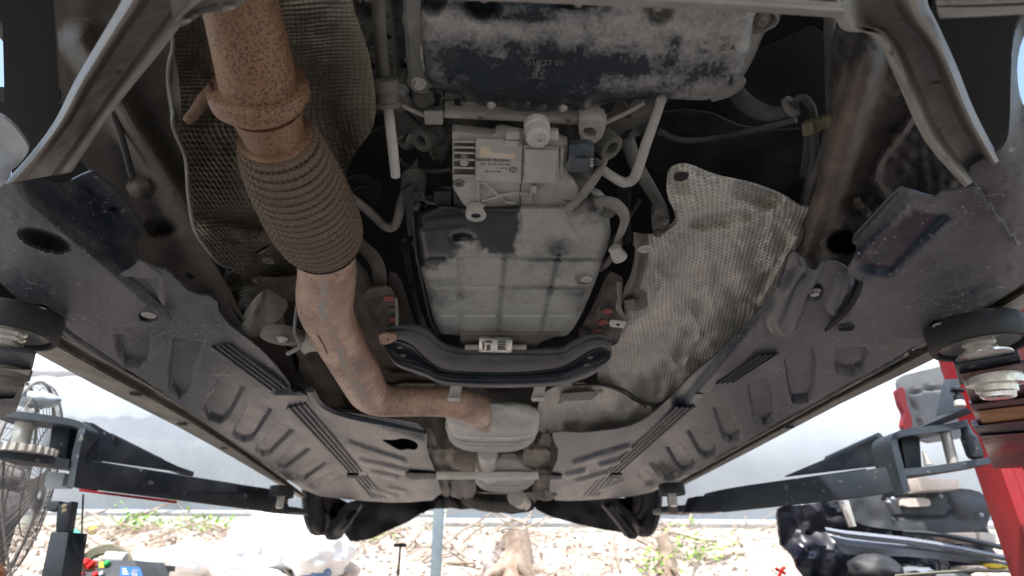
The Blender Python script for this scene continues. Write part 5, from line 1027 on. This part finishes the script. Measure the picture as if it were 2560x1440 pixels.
for k, (x, y, s, n_, lab) in enumerate(((345, 1322, .16, 90, 'small green plant under the left wall by the hanging cable'), (510, 1330, .16, 70, 'loose green weed on the bank left of the sacks'), (930, 1352, .13, 60, 'yellow green seedling right below the car near the stand'), (1745, 1400, .20, 130, 'bright yellow green plant low on the right of the bank'), (1640, 1432, .14, 70, 'small green plant at the foot of the slim stump'), (870, 1325, .08, 40, 'tiny bright green leaf cluster behind the left rear liner'))):
    q = bankhit(x, y); V = []; Fc = []
    for j in range(n_):
        a = random.uniform(0, 6.28); rr_ = s*2.2*random.random()**.8; c = q+Vector((math.cos(a)*rr_, -.05+math.sin(a)*rr_*.5, abs(random.gauss(0, .7))*s)); u = Vector((random.gauss(0, 1), random.gauss(0, 1), random.gauss(0, 1))).normalized()*random.uniform(.02, .045); w_ = u.orthogonal().normalized()*u.length*.45; o0 = len(V)
        V += [c-u, c-u*.3+w_, c+u, c-u*.3-w_]; Fc.append((o0, o0+1, o0+2, o0+3))
    pl = thing('leafy_plant', q, lab, 'plant', 'green plants on the bank'); obj('leaves', V, Fc, M['leaf'], pl, smooth=False, kind='stuff')
    for a in range(3): tube('stem', [(q+Vector((0, 0, -.04)), .005), (q+Vector((math.cos(a*2.1)*s*.4, -.05, s*.7)), .003)], M['leaf'], pl, seg=6, k=1)
for x, y, mt, lab, sz in ((188, 1352, 'teal', 'teal plastic scrap on the bank left of the hanging cable', .09), (235, 1335, 'yellow', 'yellow scrap on the bank right of the hanging cable', .05)):
    q = bankhit(x, y); lump('plastic_scrap', (q.x, q.y-.04, q.z+.03), (sz*.7, .03, sz), M[mt], lab, 'scrap', amp=.5, sub=2)
# ------------------------------------------------------------------ the lift
def qhex(name, quad, off, mt, parent, bevel=.004, **k):
    a = [Q(*p) for p in quad]; o_ = Vector(off); return hexa(name, a, [p+o_ for p in a], mt, parent, bevel, **k)
def pad(x, y, h, rpx, parent, far=False):
    c = P(x, y, h); r = RP(x, y, h, rpx)
    R_ = lathe('rubber_pad', c, DN, [(-.022, r*.97), (-.018, r), (.012, r), (.016, r*.97), (.016, r*.86), (.004, r*.84)], M['rubber'], parent, seg=48)
    lathe('pad_plate', c, DN, [(0, r*.86), (.008, r*.86), (.010, r*.80), (.006, r*.3)], M['steel'], parent, seg=48)
    pr = [(.004, r*.30)]
    for i in range(6): pr += [(.010+i*.0075, r*.34), (.0135+i*.0075, r*.27)]
    lathe('screw', c, DN, pr+[(.055, r*.27)], M['chrome'], parent, seg=28)
    return c, r
# near right arm
AR1 = thing('lift_arm', P(2470, 980, .30), 'near right lift arm with black rubber pad and dark red underside', 'lift arm', 'swing arms of the car lift')
c, r = pad(2442, 845, .345, 106, AR1)
hN = .29
lathe('washer', P(2462, 893, hN+.004), DN, [(-.003, r*.52), (0, r*.52), (0, r*.3)], M['chrome'], AR1, seg=32)
prism('tip_plate', [(2386, 912), (2548, 884), (2562, 930), (2400, 962)], hN, hN+.028, M['armr'], AR1, bevel=.002)
qh = lambda pts, h0, h1, mt, nm, bv=.003: prism(nm, pts, h0, h1, M[mt], AR1, bevel=bv)
qh([(2398, 936), (2570, 905), (2620, 1010), (2438, 1030)], hN-.008, hN+.01, 'darkred', 'inner_beam')
qh([(2425, 1012), (2640, 985), (2640, 1055), (2450, 1078)], hN-.016, hN+.02, 'darkred', 'middle_beam')
qh([(2445, 1028), (2640, 1005), (2640, 1048), (2456, 1060)], hN-.0185, hN-.01, 'orange', 'rust_patch', .001)
qh([(2430, 1066), (2660, 1040), (2660, 1085), (2455, 1100)], hN-.022, hN+.03, 'arm', 'beam_collar')
qh([(2450, 1090), (2660, 1075), (2680, 1165), (2484, 1172)], hN-.026, hN+.04, 'darkred', 'outer_beam')
NT = lathe('nut', P(2486, 952, hN-.012), (0, .12, -1), [(-.01, r*.55), (.0, r*.56), (.006, r*.56), (.008, r*.40), (.016, r*.40), (.018, r*.34), (.024, r*.33), (.026, r*.28)], M['chrome'], AR1, seg=36)
# near left arm
AR2 = thing('lift_arm', P(40, 960, .30), 'near left lift arm tip with round pad at the left edge', 'lift arm', 'swing arms of the car lift')
c, r = pad(34, 818, .345, 100, AR2)
prism('tip_plate', [(-80, 868), (88, 884), (78, 930), (-80, 920)], .285, .315, M['armr'], AR2, bevel=.002)
prism('inner_beam', [(-80, 915), (76, 926), (62, 968), (38, 1000), (-80, 1008)], .278, .30, M['steel'], AR2, bevel=.002)
lathe('nut', P(14, 938, .278), (0, .1, -1), [(-.01, r*.5), (.004, r*.5), (.006, r*.36), (.016, r*.36), (.018, r*.2)], M['alud'], AR2, seg=32)
prism('beam_collar', [(-80, 1000), (34, 996), (52, 960), (60, 968), (40, 1030), (10, 1040), (-80, 1040)], .27, .31, M['arm'], AR2, bevel=.002)
prism('dark_recess', [(-80, 962), (22, 958), (38, 975), (12, 1004), (-80, 1010)], .2755, .28, M['blackpl'], AR2, bevel=0)
# far left arm
AL = thing('lift_arm', Q(100, 1150, 1.7), 'far left dark grey lift arm reaching to the left rear jacking point', 'lift arm', 'swing arms of the car lift')
M_ = M['arm']
qhex('outer_beam', [(196, 1145, 1.7), (650, 1218, 2.45), (660, 1279, 2.45), (172, 1216, 1.7)], (.06, .10, 0), M_, AL, .006)
qhex('inner_beam', [(648, 1232, 2.44), (692, 1256, 2.5), (692, 1282, 2.5), (652, 1280, 2.44)], (.03, .06, 0), M_, AL, .004)
qhex('tip_plate', [(684, 1262, 2.5), (744, 1268, 2.6), (743, 1283, 2.6), (686, 1280, 2.5)], (.02, .10, 0), M_, AL, .003)
qhex('web_plate', [(205, 1052, 1.72), (272, 1092, 1.8), (470, 1184, 2.1), (200, 1146, 1.72)], (.02, .02, 0), M_, AL, .003)
tube('stiffener_tube', [(Q(272, 1096, 1.80), .016), (Q(400, 1158, 2.02), .016)], M_, AL, seg=12, k=1); tube('stiffener_tube', [(Q(400, 1160, 2.02), .011), (Q(478, 1186, 2.15), .011)], M_, AL, seg=12, k=1)
def bent(name, pts, wpx, depth, mt, parent):      # flat bar standing on edge that follows photo points
    q = catmull([(x, y, Y) for x, y, Y in pts], 5); V = []; Fc = []
    for i, (x, y, Y) in enumerate(q):
        a = Vector(q[max(0, i-1)][:2]); b = Vector(q[min(len(q)-1, i+1)][:2]); d = (b-a).normalized(); n_ = Vector((-d.y, d.x))*wpx/2
        for s in (-1, 1):
            p_ = Q(x+n_.x*s, y+n_.y*s, Y); V += [p_, p_+Vector((0, depth, 0))]
    for i in range(len(q)-1):
        o0 = i*4; Fc += [(o0, o0+2, o0+6, o0+4), (o0+1, o0+5, o0+7, o0+3), (o0, o0+4, o0+5, o0+1), (o0+2, o0+3, o0+7, o0+6)]
    o0 = (len(q)-1)*4; Fc += [(0, 1, 3, 2), (o0, o0+2, o0+3, o0+1)]
    return bmo(name, fixn(V, Fc), mt, parent, ang=50)
bent('fork_bracket', [(-30, 1030, 1.6), (40, 1036, 1.62), (120, 1046, 1.65), (180, 1056, 1.68), (204, 1068, 1.69), (200, 1090, 1.69), (188, 1140, 1.7), (176, 1216, 1.7)], 17, .11, M['armr'], AL)
bent('fork_bracket', [(-30, 1132, 1.6), (60, 1142, 1.63), (172, 1158, 1.69)], 20, .11, M['arm'], AL)
qhex('fork_web', [(130, 1062, 1.70), (176, 1066, 1.72), (166, 1146, 1.72), (120, 1140, 1.70)], (.01, .08, 0), M['arm'], AL)
lathe('pivot_pin', Q(66, 1036, 1.68), Q(48, 1130, 1.68)-Q(66, 1036, 1.68), [(0, .022), (.11, .022)], M['steel'], AL, seg=24)
g_ = Q(20, 1118, 1.60)
V = []; Fc = []
gp = [(g_.x+math.cos(i*math.pi/48)*(.075 if i % 4 < 2 else .068), 1.66+math.sin(i*math.pi/48)*(.075 if i % 4 < 2 else .068)) for i in range(96)]
V = [Vector((x, y, g_.z-.008)) for x, y in gp]+[Vector((x, y, g_.z+.010)) for x, y in gp]
bmo('lock_gear', fixn(V, [list(range(96)), list(range(191, 95, -1))]+[[i, (i+1) % 96, (i+1) % 96+96, i+96] for i in range(96)]), M['steel'], AL, smooth=False)
qhex('pale_block', [(118, 1178, 1.74), (164, 1182, 1.75), (154, 1216, 1.75), (108, 1216, 1.74)], (0, .05, 0), M['sheet'], AL, .003)
qhex('red_underside', [(196, 1222, 1.72), (400, 1246, 2.05), (400, 1254, 2.05), (196, 1228, 1.72)], (.03, .05, 0), M['red'], AL, .002)
pad(704, 1232, .335, 30, AL); lathe('screw_end', P(706, 1262, .315), DN, [(-.03, .02), (.03, .02), (.034, .012)], M['alud'], AL, seg=20)
# far right arm
AT = thing('lift_arm', Q(2380, 1120, 1.75), 'far right slate grey lift arm reaching to the right rear jacking point', 'lift arm', 'swing arms of the car lift')
qhex('outer_beam', [(1806, 1222, 2.4), (2250, 1160, 1.75), (2264, 1230, 1.75), (1806, 1279, 2.4)], (-.04, .10, 0), M['armr'], AT, .006)
qhex('inner_beam', [(1742, 1240, 2.46), (1806, 1236, 2.4), (1808, 1280, 2.4), (1728, 1280, 2.46)], (-.02, .06, 0), M_, AT, .004)
qhex('tip_plate', [(1652, 1266, 2.55), (1742, 1260, 2.48), (1742, 1281, 2.48), (1654, 1280, 2.55)], (-.01, .10, 0), M_, AT, .003)
qhex('web_plate', [(1962, 1192, 2.2), (2200, 1092, 1.84), (2238, 1086, 1.78), (2252, 1158, 1.78)], (-.01, .02, 0), M_, AT, .003)
tube('stiffener_tube', [(Q(2070, 1150, 2.05), .014), (Q(2200, 1092, 1.84), .014)], M['armr'], AT, seg=12, k=1)
bent('fork_bracket', [(2420, 1056, 1.70), (2380, 1066, 1.70), (2300, 1076, 1.72), (2252, 1084, 1.73), (2236, 1100, 1.74), (2244, 1140, 1.74), (2268, 1230, 1.74)], 17, .10, M['armr'], AT)
bent('fork_bracket', [(2262, 1180, 1.74), (2340, 1172, 1.72), (2480, 1150, 1.70)], 17, .10, M['armr'], AT)
qhex('fork_web', [(2252, 1096, 1.78), (2300, 1090, 1.78), (2306, 1174, 1.78), (2266, 1176, 1.78)], (0, .05, 0), M_, AT)
lathe('pivot_pin', Q(2362, 1080, 1.75), Q(2384, 1165, 1.75)-Q(2362, 1080, 1.75), [(0, .015), (.10, .015)], M['steel'], AT, seg=20)
lathe('lock_cylinder', Q(2410, 1060, 1.72), Q(2442, 1150, 1.72)-Q(2410, 1060, 1.72), [(0, .012), (.03, .016), (.04, .022), (.09, .022), (.10, .018)], M['armr'], AT, seg=20)
lathe('grease_nipple', Q(2309, 1128, 1.74), Q(2322, 1164, 1.74)-Q(2309, 1128, 1.74), [(0, .004), (.01, .006), (.04, .012)], M['steel'], AT, seg=16)
qhex('lock_plate', [(2310, 1064, 1.72), (2418, 1018, 1.66), (2432, 1032, 1.66), (2330, 1070, 1.72)], (0, .06, 0), M_, AT, .002)
qhex('lock_guide', [(2342, 1040, 1.75), (2364, 948, 1.75), (2398, 946, 1.75), (2412, 1024, 1.75)], (0, .01, 0), M['armr'], AT, .002)
KN = lathe('lock_knob', Q(2392, 972, 1.64), Q(2400, 1018, 1.64)-Q(2392, 972, 1.64), [(0, .006), (.002, .018), (.008, .018), (.010, .008), (.022, .008), (.023, .014), (.036, .014), (.040, .008)], M['arm'], AT, seg=14)
lathe('lock_spring', Q(2398, 1002, 1.63), Q(2402, 1020, 1.63)-Q(2398, 1002, 1.63), [(0, .012), (.006, .014), (.016, .014), (.018, .010)], M['white'], AT, seg=16)
for a in range(2): qtube('hand_pin', [(2400+a*8, 1200+a*0, 1.74, 3), (2404+a*8, 1228, 1.74, 3)], M['steel'], AT, seg=8, k=1) if 0 else None
pad(1680, 1226, .335, 32, AT); lathe('screw_end', P(1682, 1262, .315), DN, [(-.03, .02), (.03, .02), (.034, .012)], M['alud'], AT, seg=20)
# red column on the right
YC = 1.75; pc_ = Q(2438, 1182, YC+.10)
COL = thing('lift_column', (pc_.x+.15, YC, 0), 'red steel column of the car lift at the right edge', 'lift column')
box('column_flange', (pc_.x+.02, YC+.05, 1.75), (.04, .10, 3.5), M['red'], COL, .006); box('column_back', (pc_.x+.22, YC+.11, 1.75), (.36, .02, 3.5), M['darkred'], COL, .004)
box('column_lip', (pc_.x+.055, YC+.006, 1.75), (.03, .01, 3.5), M['red'], COL, .002); box('column_flange', (pc_.x+.42, YC+.05, 1.75), (.04, .10, 3.5), M['red'], COL, .006)
box('carriage', (pc_.x+.20, YC+.03, 1.62), (.24, .12, .28), M['darkred'], COL, .006); box('base_plate', (pc_.x+.2, YC+.12, .012), (.6, .5, .024), M['red'], COL, .003)
lathe('lift_rod', (pc_.x+.14, YC+.02, .1), (0, 0, 1), [(0, .007), (1.6, .007)], M['chrome'], COL, seg=12)
for dx in (.09, .19): lathe('carriage_bolt', (pc_.x+dx, YC-.002, 1.40), (0, 0, 1), [(0, .013), (.07, .013), (.075, .010)], M['steel'], COL, seg=16)
# red panel and grey cover behind the far right arm
GPn = thing('door_cover', Q(2320, 1020, 2.6), 'grey moulded plastic cover with red edge leaning behind the far right lift arm', 'plastic cover')
plate('cover', [(2246, 946), (2262, 936), (2420, 900), (2440, 1090), (2290, 1110), (2270, 1040), (2252, 980)], lambda x, y: Q(x, y, 2.6), M['panelg'], GPn, step=10, relief=lambda x, y: .02*sm(6, 0, segd(x, y, 2276, 985, 2330, 970))+.02*sm(6, 0, segd(x, y, 2330, 970, 2390, 968))+.02*sm(6, 0, segd(x, y, 2276, 985, 2305, 1070)), thick=(0, .03, 0))
plate('red_edge', [(2240, 972), (2262, 966), (2266, 1010), (2280, 1045), (2282, 1068), (2262, 1074), (2256, 1058), (2264, 1034), (2250, 1010), (2246, 990)], lambda x, y: Q(x, y, 2.57), M['red'], GPn, step=8, rnd=2, thick=(0, .03, 0))
# pile of car parts on a bench, right
YB = 2.5
BN = thing('work_bench', Q(2250, 1440, YB), 'steel bench under the pile of car parts', 'bench')
zb = Q(2250, 1462, YB).z; xb = Q(2250, 1440, YB).x
box('bench_top', (xb, YB+.25, zb-.02), (1.1, .6, .04), M['arm'], BN)
for sx in (-.5, .5):
    for sy in (-.0, .5): box('leg', (xb+sx, YB+sy, (zb-.04)/2), (.05, .05, zb-.04), M['arm'], BN)
b1 = plate('bumper_cover', [(1942, 1274), (1950, 1266), (2000, 1262), (2100, 1250), (2250, 1240), (2460, 1236), (2480, 1470), (2010, 1470), (1990, 1430), (1966, 1390), (1952, 1330)], lambda x, y: Q(x, y, YB+.30+.0006*(y-1240)), M['glossb'], None, step=12, rnd=1, relief=lambda x, y: .05*N(x, y, 1, .012)+.03*N(x, y, 2, .04)-.08*dome(x, y, 2080, 1400, 140, 70), thick=(0, .02, 0)); tag(b1, 'glossy blue black bumper cover at the back of the parts pile', 'bumper')
DC = thing('door_panel', Q(2300, 1280, YB+.15), 'black plastic door panel with pale grip lying on the parts pile', 'door panel')
plate('panel', [(2112, 1236), (2200, 1226), (2440, 1216), (2474, 1250), (2470, 1318), (2430, 1330), (2330, 1332), (2230, 1326), (2140, 1310), (2118, 1280)], lambda x, y: Q(x, y, YB+.18), M['boxgrey'], DC, step=8, rnd=2, thick=(0, .04, 0),
      relief=lambda x, y: .012*sm(3, 0, abs(sdp(x, y, [(2212, 1250), (2230, 1240), (2376, 1236), (2380, 1284), (2360, 1292), (2230, 1290)]))-2)+.02*N(x, y, 1, .02)-.02*dome(x, y, 2420, 1270, 50, 30))
plate('grip', [(2254, 1250), (2262, 1246), (2322, 1244), (2328, 1262), (2320, 1266), (2256, 1267)], lambda x, y: Q(x, y, YB+.15), M['peach'], DC, step=8, rnd=1, thick=(0, .02, 0))
for x, y in ((2222, 1256), (2232, 1248), (2350, 1240), (2452, 1288)): lump_ = lathe('screw', Q(x, y, YB+.15), (0, -1, 0), [(0, .010), (.006, .010), (.010, .005)], M['silver'], DC, seg=12)
def trim(name, A, B, Y, mt, label, cat, k=0):
    n = 40; A = lerp(catmull(A, 3), n); B = lerp(catmull(B, 3), n); V = []; Fc = []; m_ = 8
    for i in range(n):
        for j in range(m_):
            t = j/(m_-1); V.append(Q(A[i][0]*(1-t)+B[i][0]*t, A[i][1]*(1-t)+B[i][1]*t, Y-.03*math.sin(t*math.pi)+.008*math.cos(t*9)+k*i))
    nn = len(V); V += [p+Vector((0, .006, 0)) for p in V]
    for i in range(n-1):
        for j in range(m_-1):
            a = i*m_+j; q_ = (a, a+1, a+m_+1, a+m_); Fc += [q_, tuple(r+nn for r in reversed(q_))]
    o = obj(name, V, Fc, mt, None); return tag(o, label, cat)
trim('silver_trim', [(2064, 1318), (2110, 1326), (2170, 1332), (2330, 1352), (2530, 1392)], [(2072, 1334), (2112, 1342), (2172, 1350), (2330, 1368), (2530, 1406)], YB+.02, M['silver'], 'long ridged silver trim strip on top of the loose trims', 'trim')
trim('silver_trim', [(2070, 1336), (2112, 1344), (2172, 1352), (2330, 1370), (2530, 1408)], [(2090, 1352), (2112, 1384), (2180, 1388), (2330, 1396), (2530, 1424)], YB+.05, M['silver'], 'wider pale silver trim panel with notched end, under the ridged strip', 'trim')
trim('dark_trim', [(2260, 1324), (2360, 1332), (2530, 1366)], [(2260, 1334), (2360, 1344), (2530, 1380)], YB+.06, M['boxgrey'], 'dark grey trim strip behind the silver trims', 'trim')
trim('dark_trim', [(2240, 1436), (2400, 1424), (2540, 1424)], [(2240, 1444), (2400, 1432), (2540, 1432)], YB-.1, M['khaki'], 'thin olive strip along the bottom of the parts pile', 'trim')
for nm, quad, mt, lab, cat in (('foam_block', [(2292, 1192), (2398, 1198), (2400, 1222), (2300, 1228)], 'peach', 'pale peach foam block above the black door panel', 'block'), ('paper_block', [(2370, 1332), (2440, 1330), (2444, 1356), (2376, 1350)], 'peach', 'small pale block between door panel and silver trims', 'block'), ('paper_block', [(2448, 1330), (2490, 1332), (2492, 1358), (2450, 1354)], 'white', 'small whitish block at the right end between door panel and trims', 'block')):
    tag(qhex(nm, [(x, y, YB+.1) for x, y in quad], (0, .1, 0), M[mt], None, .006), lab, cat)
q = [(2100, 1252), (2122, 1250), (2142, 1316), (2128, 1318)]; tag(qhex('chrome_strip', [(x, y, YB+.12) for x, y in q], (0, .02, 0), M['chrome'], None, .003), 'short bright metal strip leaning on the left of the door panel', 'strip')
for k, (x, y, w_, h_, mt, lab) in enumerate(((2290, 1432, 46, 14, 'silver', 'crumpled grey part at the bottom left of the pile'), (2430, 1422, 26, 8, 'peach', 'pale rounded part near the bottom of the pile'), (2480, 1418, 22, 9, 'yellow', 'yellowish part near the red column foot'), (2190, 1420, 60, 34, 'boxgrey', 'dark rounded housing under the silver trims'), (2360, 1446, 90, 14, 'panelg', 'grey lump lowest in the parts pile'))):
    lump('spare_part', (Q(x, y, YB).x, YB+.02, Q(x, y, YB).z), (RQ(x, y, YB, w_), .08, RQ(x, y, YB, h_)), M[mt], lab, 'spare part', seed=k*2.2, sub=3)
RJ = thing('red_jack', Q(1950, 1440, 3.0), 'small red jack handle poking up left of the bumper cover', 'jack')
for a in ([(1938, 1420), (1952, 1428), (1964, 1434)], [(1962, 1418), (1952, 1428), (1946, 1450)]): qtube('bar', [(x, y, 3.0, 4) for x, y in a], M['brred'], RJ, seg=10)
box('jack_body', (Q(1950, 1470, 3.0).x, 3.0, Q(1950, 1470, 3.0).z/2), (.16, .2, Q(1950, 1470, 3.0).z), M['brred'], RJ)
# ------------------------------------------------------------------ left side things
YF = 2.25; fc = Q(22, 1200, YF); RF = .34
FAN = thing('pedestal_fan', (fc.x, YF, 0), 'large workshop fan with grey wire cage and orange base at the left edge', 'fan')
V = []; Fc = []; axf = Vector((.93, .36, .05)).normalized(); uf = Vector((0, 0, 1)); uf = (uf-axf*uf.dot(axf)).normalized(); vf = axf.cross(uf)
def fp_(t, ph, s=1):     # t 0..1 from hub to rim
    return fc+axf*s*(.10*math.cos(t*1.45)**.6)+(uf*math.cos(ph)+vf*math.sin(ph))*RF*math.sin(t*math.pi/2)**.9
for s in (1, -1):
    for i in range(56):
        ph = i*2*math.pi/56; p_ = [tuple(fp_(.1+.9*k/8, ph, s)) for k in range(9)]; v, f = sweep(p_, [.0014]*9, 4); o0 = len(V); V += v; Fc += [tuple(j+o0 for j in q_) for q_ in f]
    for t in (.1, .35, .6, .82, 1.):
        p_ = [tuple(fp_(t, i*math.pi/24, s)) for i in range(49)]; w_ = .0022 if t < 1 else .006; v, f = sweep(p_, [w_]*49, 5); o0 = len(V); V += v; Fc += [tuple(j+o0 for j in q_) for q_ in f]
obj('wire_cage', V, Fc, M['cage'], FAN, kind='stuff')
lathe('motor', fc-axf*.16, axf, [(0, .05), (.02, .075), (.12, .075), (.15, .05), (.2, .03)], M['fangrey'], FAN, seg=28)
for k in range(3):
    a0 = k*2.094+.4; V = []; Fc = []
    for i in range(8):
        for j in range(6):
            r = .04+.26*i/7; a = a0+(j/5-.5)*(.9+.25*i/7); tw = (j/5-.5)*.09
            V.append(fc+axf*(.02+tw)+(uf*math.cos(a)+vf*math.sin(a))*r)
    for i in range(7):
        for j in range(5): q_ = i*6+j; Fc.append((q_, q_+1, q_+7, q_+6))
    obj('blade', V, Fc, M['fangrey'], FAN)
lathe('pole', (fc.x, YF+.05, .1), (0, 0, 1), [(0, .03), (fc.z-.38, .025)], M['fangrey'], FAN, seg=16)
zo = Q(20, 1420, YF).z; lathe('base_collar', (fc.x, YF-.05, zo-.06), (0, 0, 1), [(0, .10), (.05, .11), (.09, .08)], M['orangep'], FAN, seg=24); lathe('base', (fc.x, YF+.05, 0), (0, 0, 1), [(0, .3), (.03, .3), (.1, .1)], M['orangep'], FAN, seg=32)
qtube('power_cord', [(10, 1150, 2.0, 3), (6, 1230, 2.0, 3), (8, 1320, 2.0, 3), (20, 1400, 2.0, 3), (30, 1460, 2.0, 3)], M['hose'], FAN, seg=8)
# pale bottle by the fan top
tag(lump('plastic_bottle', tuple(Q(90, 1000, 2.1)), (.075, .05, .028), M['sheet'], 'milky plastic bottle lying above the left lift arm', 'bottle', amp=.1, sub=3), None)
# black folding stand
ST = thing('black_stand', (Q(140, 1400, 1.6).x, 1.6, 0), 'black square steel stand with brass bolts beside the fan', 'stand')
qhex('square_tube', [(126, 1330, 1.6), (172, 1330, 1.6), (148, 1470, 1.6), (96, 1470, 1.6)], (.02, .045, 0), M_, ST, .003)
zz = Q(120, 1465, 1.6).z; box('lower_leg', (Q(122, 1465, 1.6).x, 1.62, zz/2), (.055, .05, zz), M_, ST)
qhex('top_bracket', [(142, 1262, 1.58), (180, 1252, 1.58), (168, 1330, 1.6), (138, 1330, 1.6)], (.005, .02, 0), M_, ST, .003)
qhex('hook', [(118, 1252, 1.58), (150, 1252, 1.58), (140, 1274, 1.58), (118, 1278, 1.58)], (.0, .03, 0), M_, ST, .002)
for y in (1267, 1278): lathe('brass_bolt', Q(163, y, 1.575), (0, -1, 0), [(0, .006), (.005, .006), (.007, .003)], M['clip'], ST, seg=12)
cb_ = qtube('cable', [(208, 1236, 1.75, 2.2), (206, 1290, 1.75, 2.2), (204, 1350, 1.75, 2.2), (206, 1400, 1.75, 2.2), (210, 1480, 1.75, 2.2)], M['hose'], None, seg=8); tag(cb_, 'thin black cable hanging down from the far left lift arm', 'cable')
# control box on a cabinet
YX = 2.0; BX = thing('control_box', (Q(250, 1440, YX).x, YX+.12, 0), 'charcoal control box with red knobs, green button and blue label', 'control box')
qhex('panel', [(180, 1402, YX+.1), (338, 1400, YX+.1), (360, 1476, YX), (140, 1476, YX)], (0, .2, 0), M['boxgrey'], BX, .006)
zc_ = Q(250, 1476, YX).z; box('cabinet', (Q(250, 1440, YX).x, YX+.16, zc_/2-.005), (.26, .3, zc_-.01), M['boxgrey'], BX)
def yx(y): return YX+.1-(y-1402)/74*.1-.004
def knob(x, y, r, d, mt, nm, prof=None):
    rr_ = RQ(x, y, YX, r); return lathe(nm, Q(x, y, yx(y)), (0, -1, .3), [(0, rr_), (d*.8, rr_*.92), (d, rr_*.6)], M[mt], BX, seg=18)
plate('orange_plate', [(208, 1402), (242, 1400), (240, 1424), (206, 1426)], lambda x, y: Q(x, y, yx(y)-.001), M['orangep'], BX, step=20, rnd=0, thick=(0, .003, 0))
K = knob(222, 1412, 11, .03, 'brred', 'rotary_knob'); qhex('grip', [(212, 1416, yx(1410)-.03), (230, 1400, yx(1410)-.03), (236, 1406, yx(1410)-.03), (218, 1422, yx(1410)-.03)], (0, .02, 0), M['brred'], BX, .002)
knob(195, 1414, 7, .012, 'brred', 'lamp'); knob(178, 1412, 7, .012, 'chrome', 'lamp'); knob(270, 1411, 8, .016, 'green', 'push_button'); knob(166, 1436, 7, .012, 'chrome', 'lamp'); knob(182, 1438, 7, .012, 'brred', 'lamp'); knob(240, 1438, 7, .012, 'brred', 'lamp'); knob(256, 1436, 7, .012, 'chrome', 'lamp'); knob(208, 1436, 6, .012, 'brred', 'lamp')
plate('yellow_plate', [(248, 1404), (264, 1404), (262, 1419), (247, 1419)], lambda x, y: Q(x, y, yx(y)-.001), M['yellow'], BX, step=20, rnd=0, thick=(0, .003, 0))
LB = plate('blue_sticker', [(302, 1416), (350, 1418), (358, 1446), (298, 1446)], lambda x, y: Q(x, y, yx(y)-.001), M['blue'], BX, step=30, rnd=0, thick=(0, .003, 0))
for k in range(3): plate('print', [(306, 1421+k*6), (316+k*3, 1421+k*6), (316+k*3, 1424+k*6), (306, 1424+k*6)], lambda x, y: Q(x, y, yx(y)-.003), M['white'], LB, step=20, rnd=0, thick=(0, .001, 0))
for k in range(3): qtube('arc_mark', [(334+k*5, 1424, yx(1424)-.004, 1), (330+k*5, 1432, yx(1432)-.004, 1), (334+k*5, 1442, yx(1442)-.004, 1)], M['white'], LB, seg=6)
HK = thing('olive_hose', Q(270, 1400, 2.6), 'coil of olive hose lying behind the control box', 'hose')
for k in range(4): qtube('coil', [(205+k*5, 1404, 2.6, 6), (222+k*4, 1382+k*3, 2.6, 6), (252, 1368+k*5, 2.6, 6), (285, 1366+k*6, 2.6, 6), (318-k*3, 1386+k*2, 2.6, 6), (326, 1404, 2.6, 6)], M['khaki'], HK, seg=10)
cn = Q(264, 1393, 2.35); tag(lathe('white_can', cn, Q(312, 1396, 2.35)-cn, [(0, .016), (.002, .019), (.068, .019), (.07, .016)], M['bag'], None, seg=20), 'small white can lying on top of the control box', 'can')
SHf = thing('tool_trolley', (Q(270, 1440, 2.5).x, 2.55, 0), 'dark trolley behind the control box carrying the olive hose', 'trolley'); zt_ = Q(270, 1408, 2.6).z
box('tray', (Q(270, 1440, 2.55).x, 2.6, zt_-.015), (.30, .3, .02), M['boxgrey'], SHf)
for sx in (-.13, .13):
    for sy in (-.12, .12): box('leg', (Q(270, 1440, 2.55).x+sx, 2.6+sy, (zt_-.025)/2), (.02, .02, zt_-.025), M['boxgrey'], SHf)
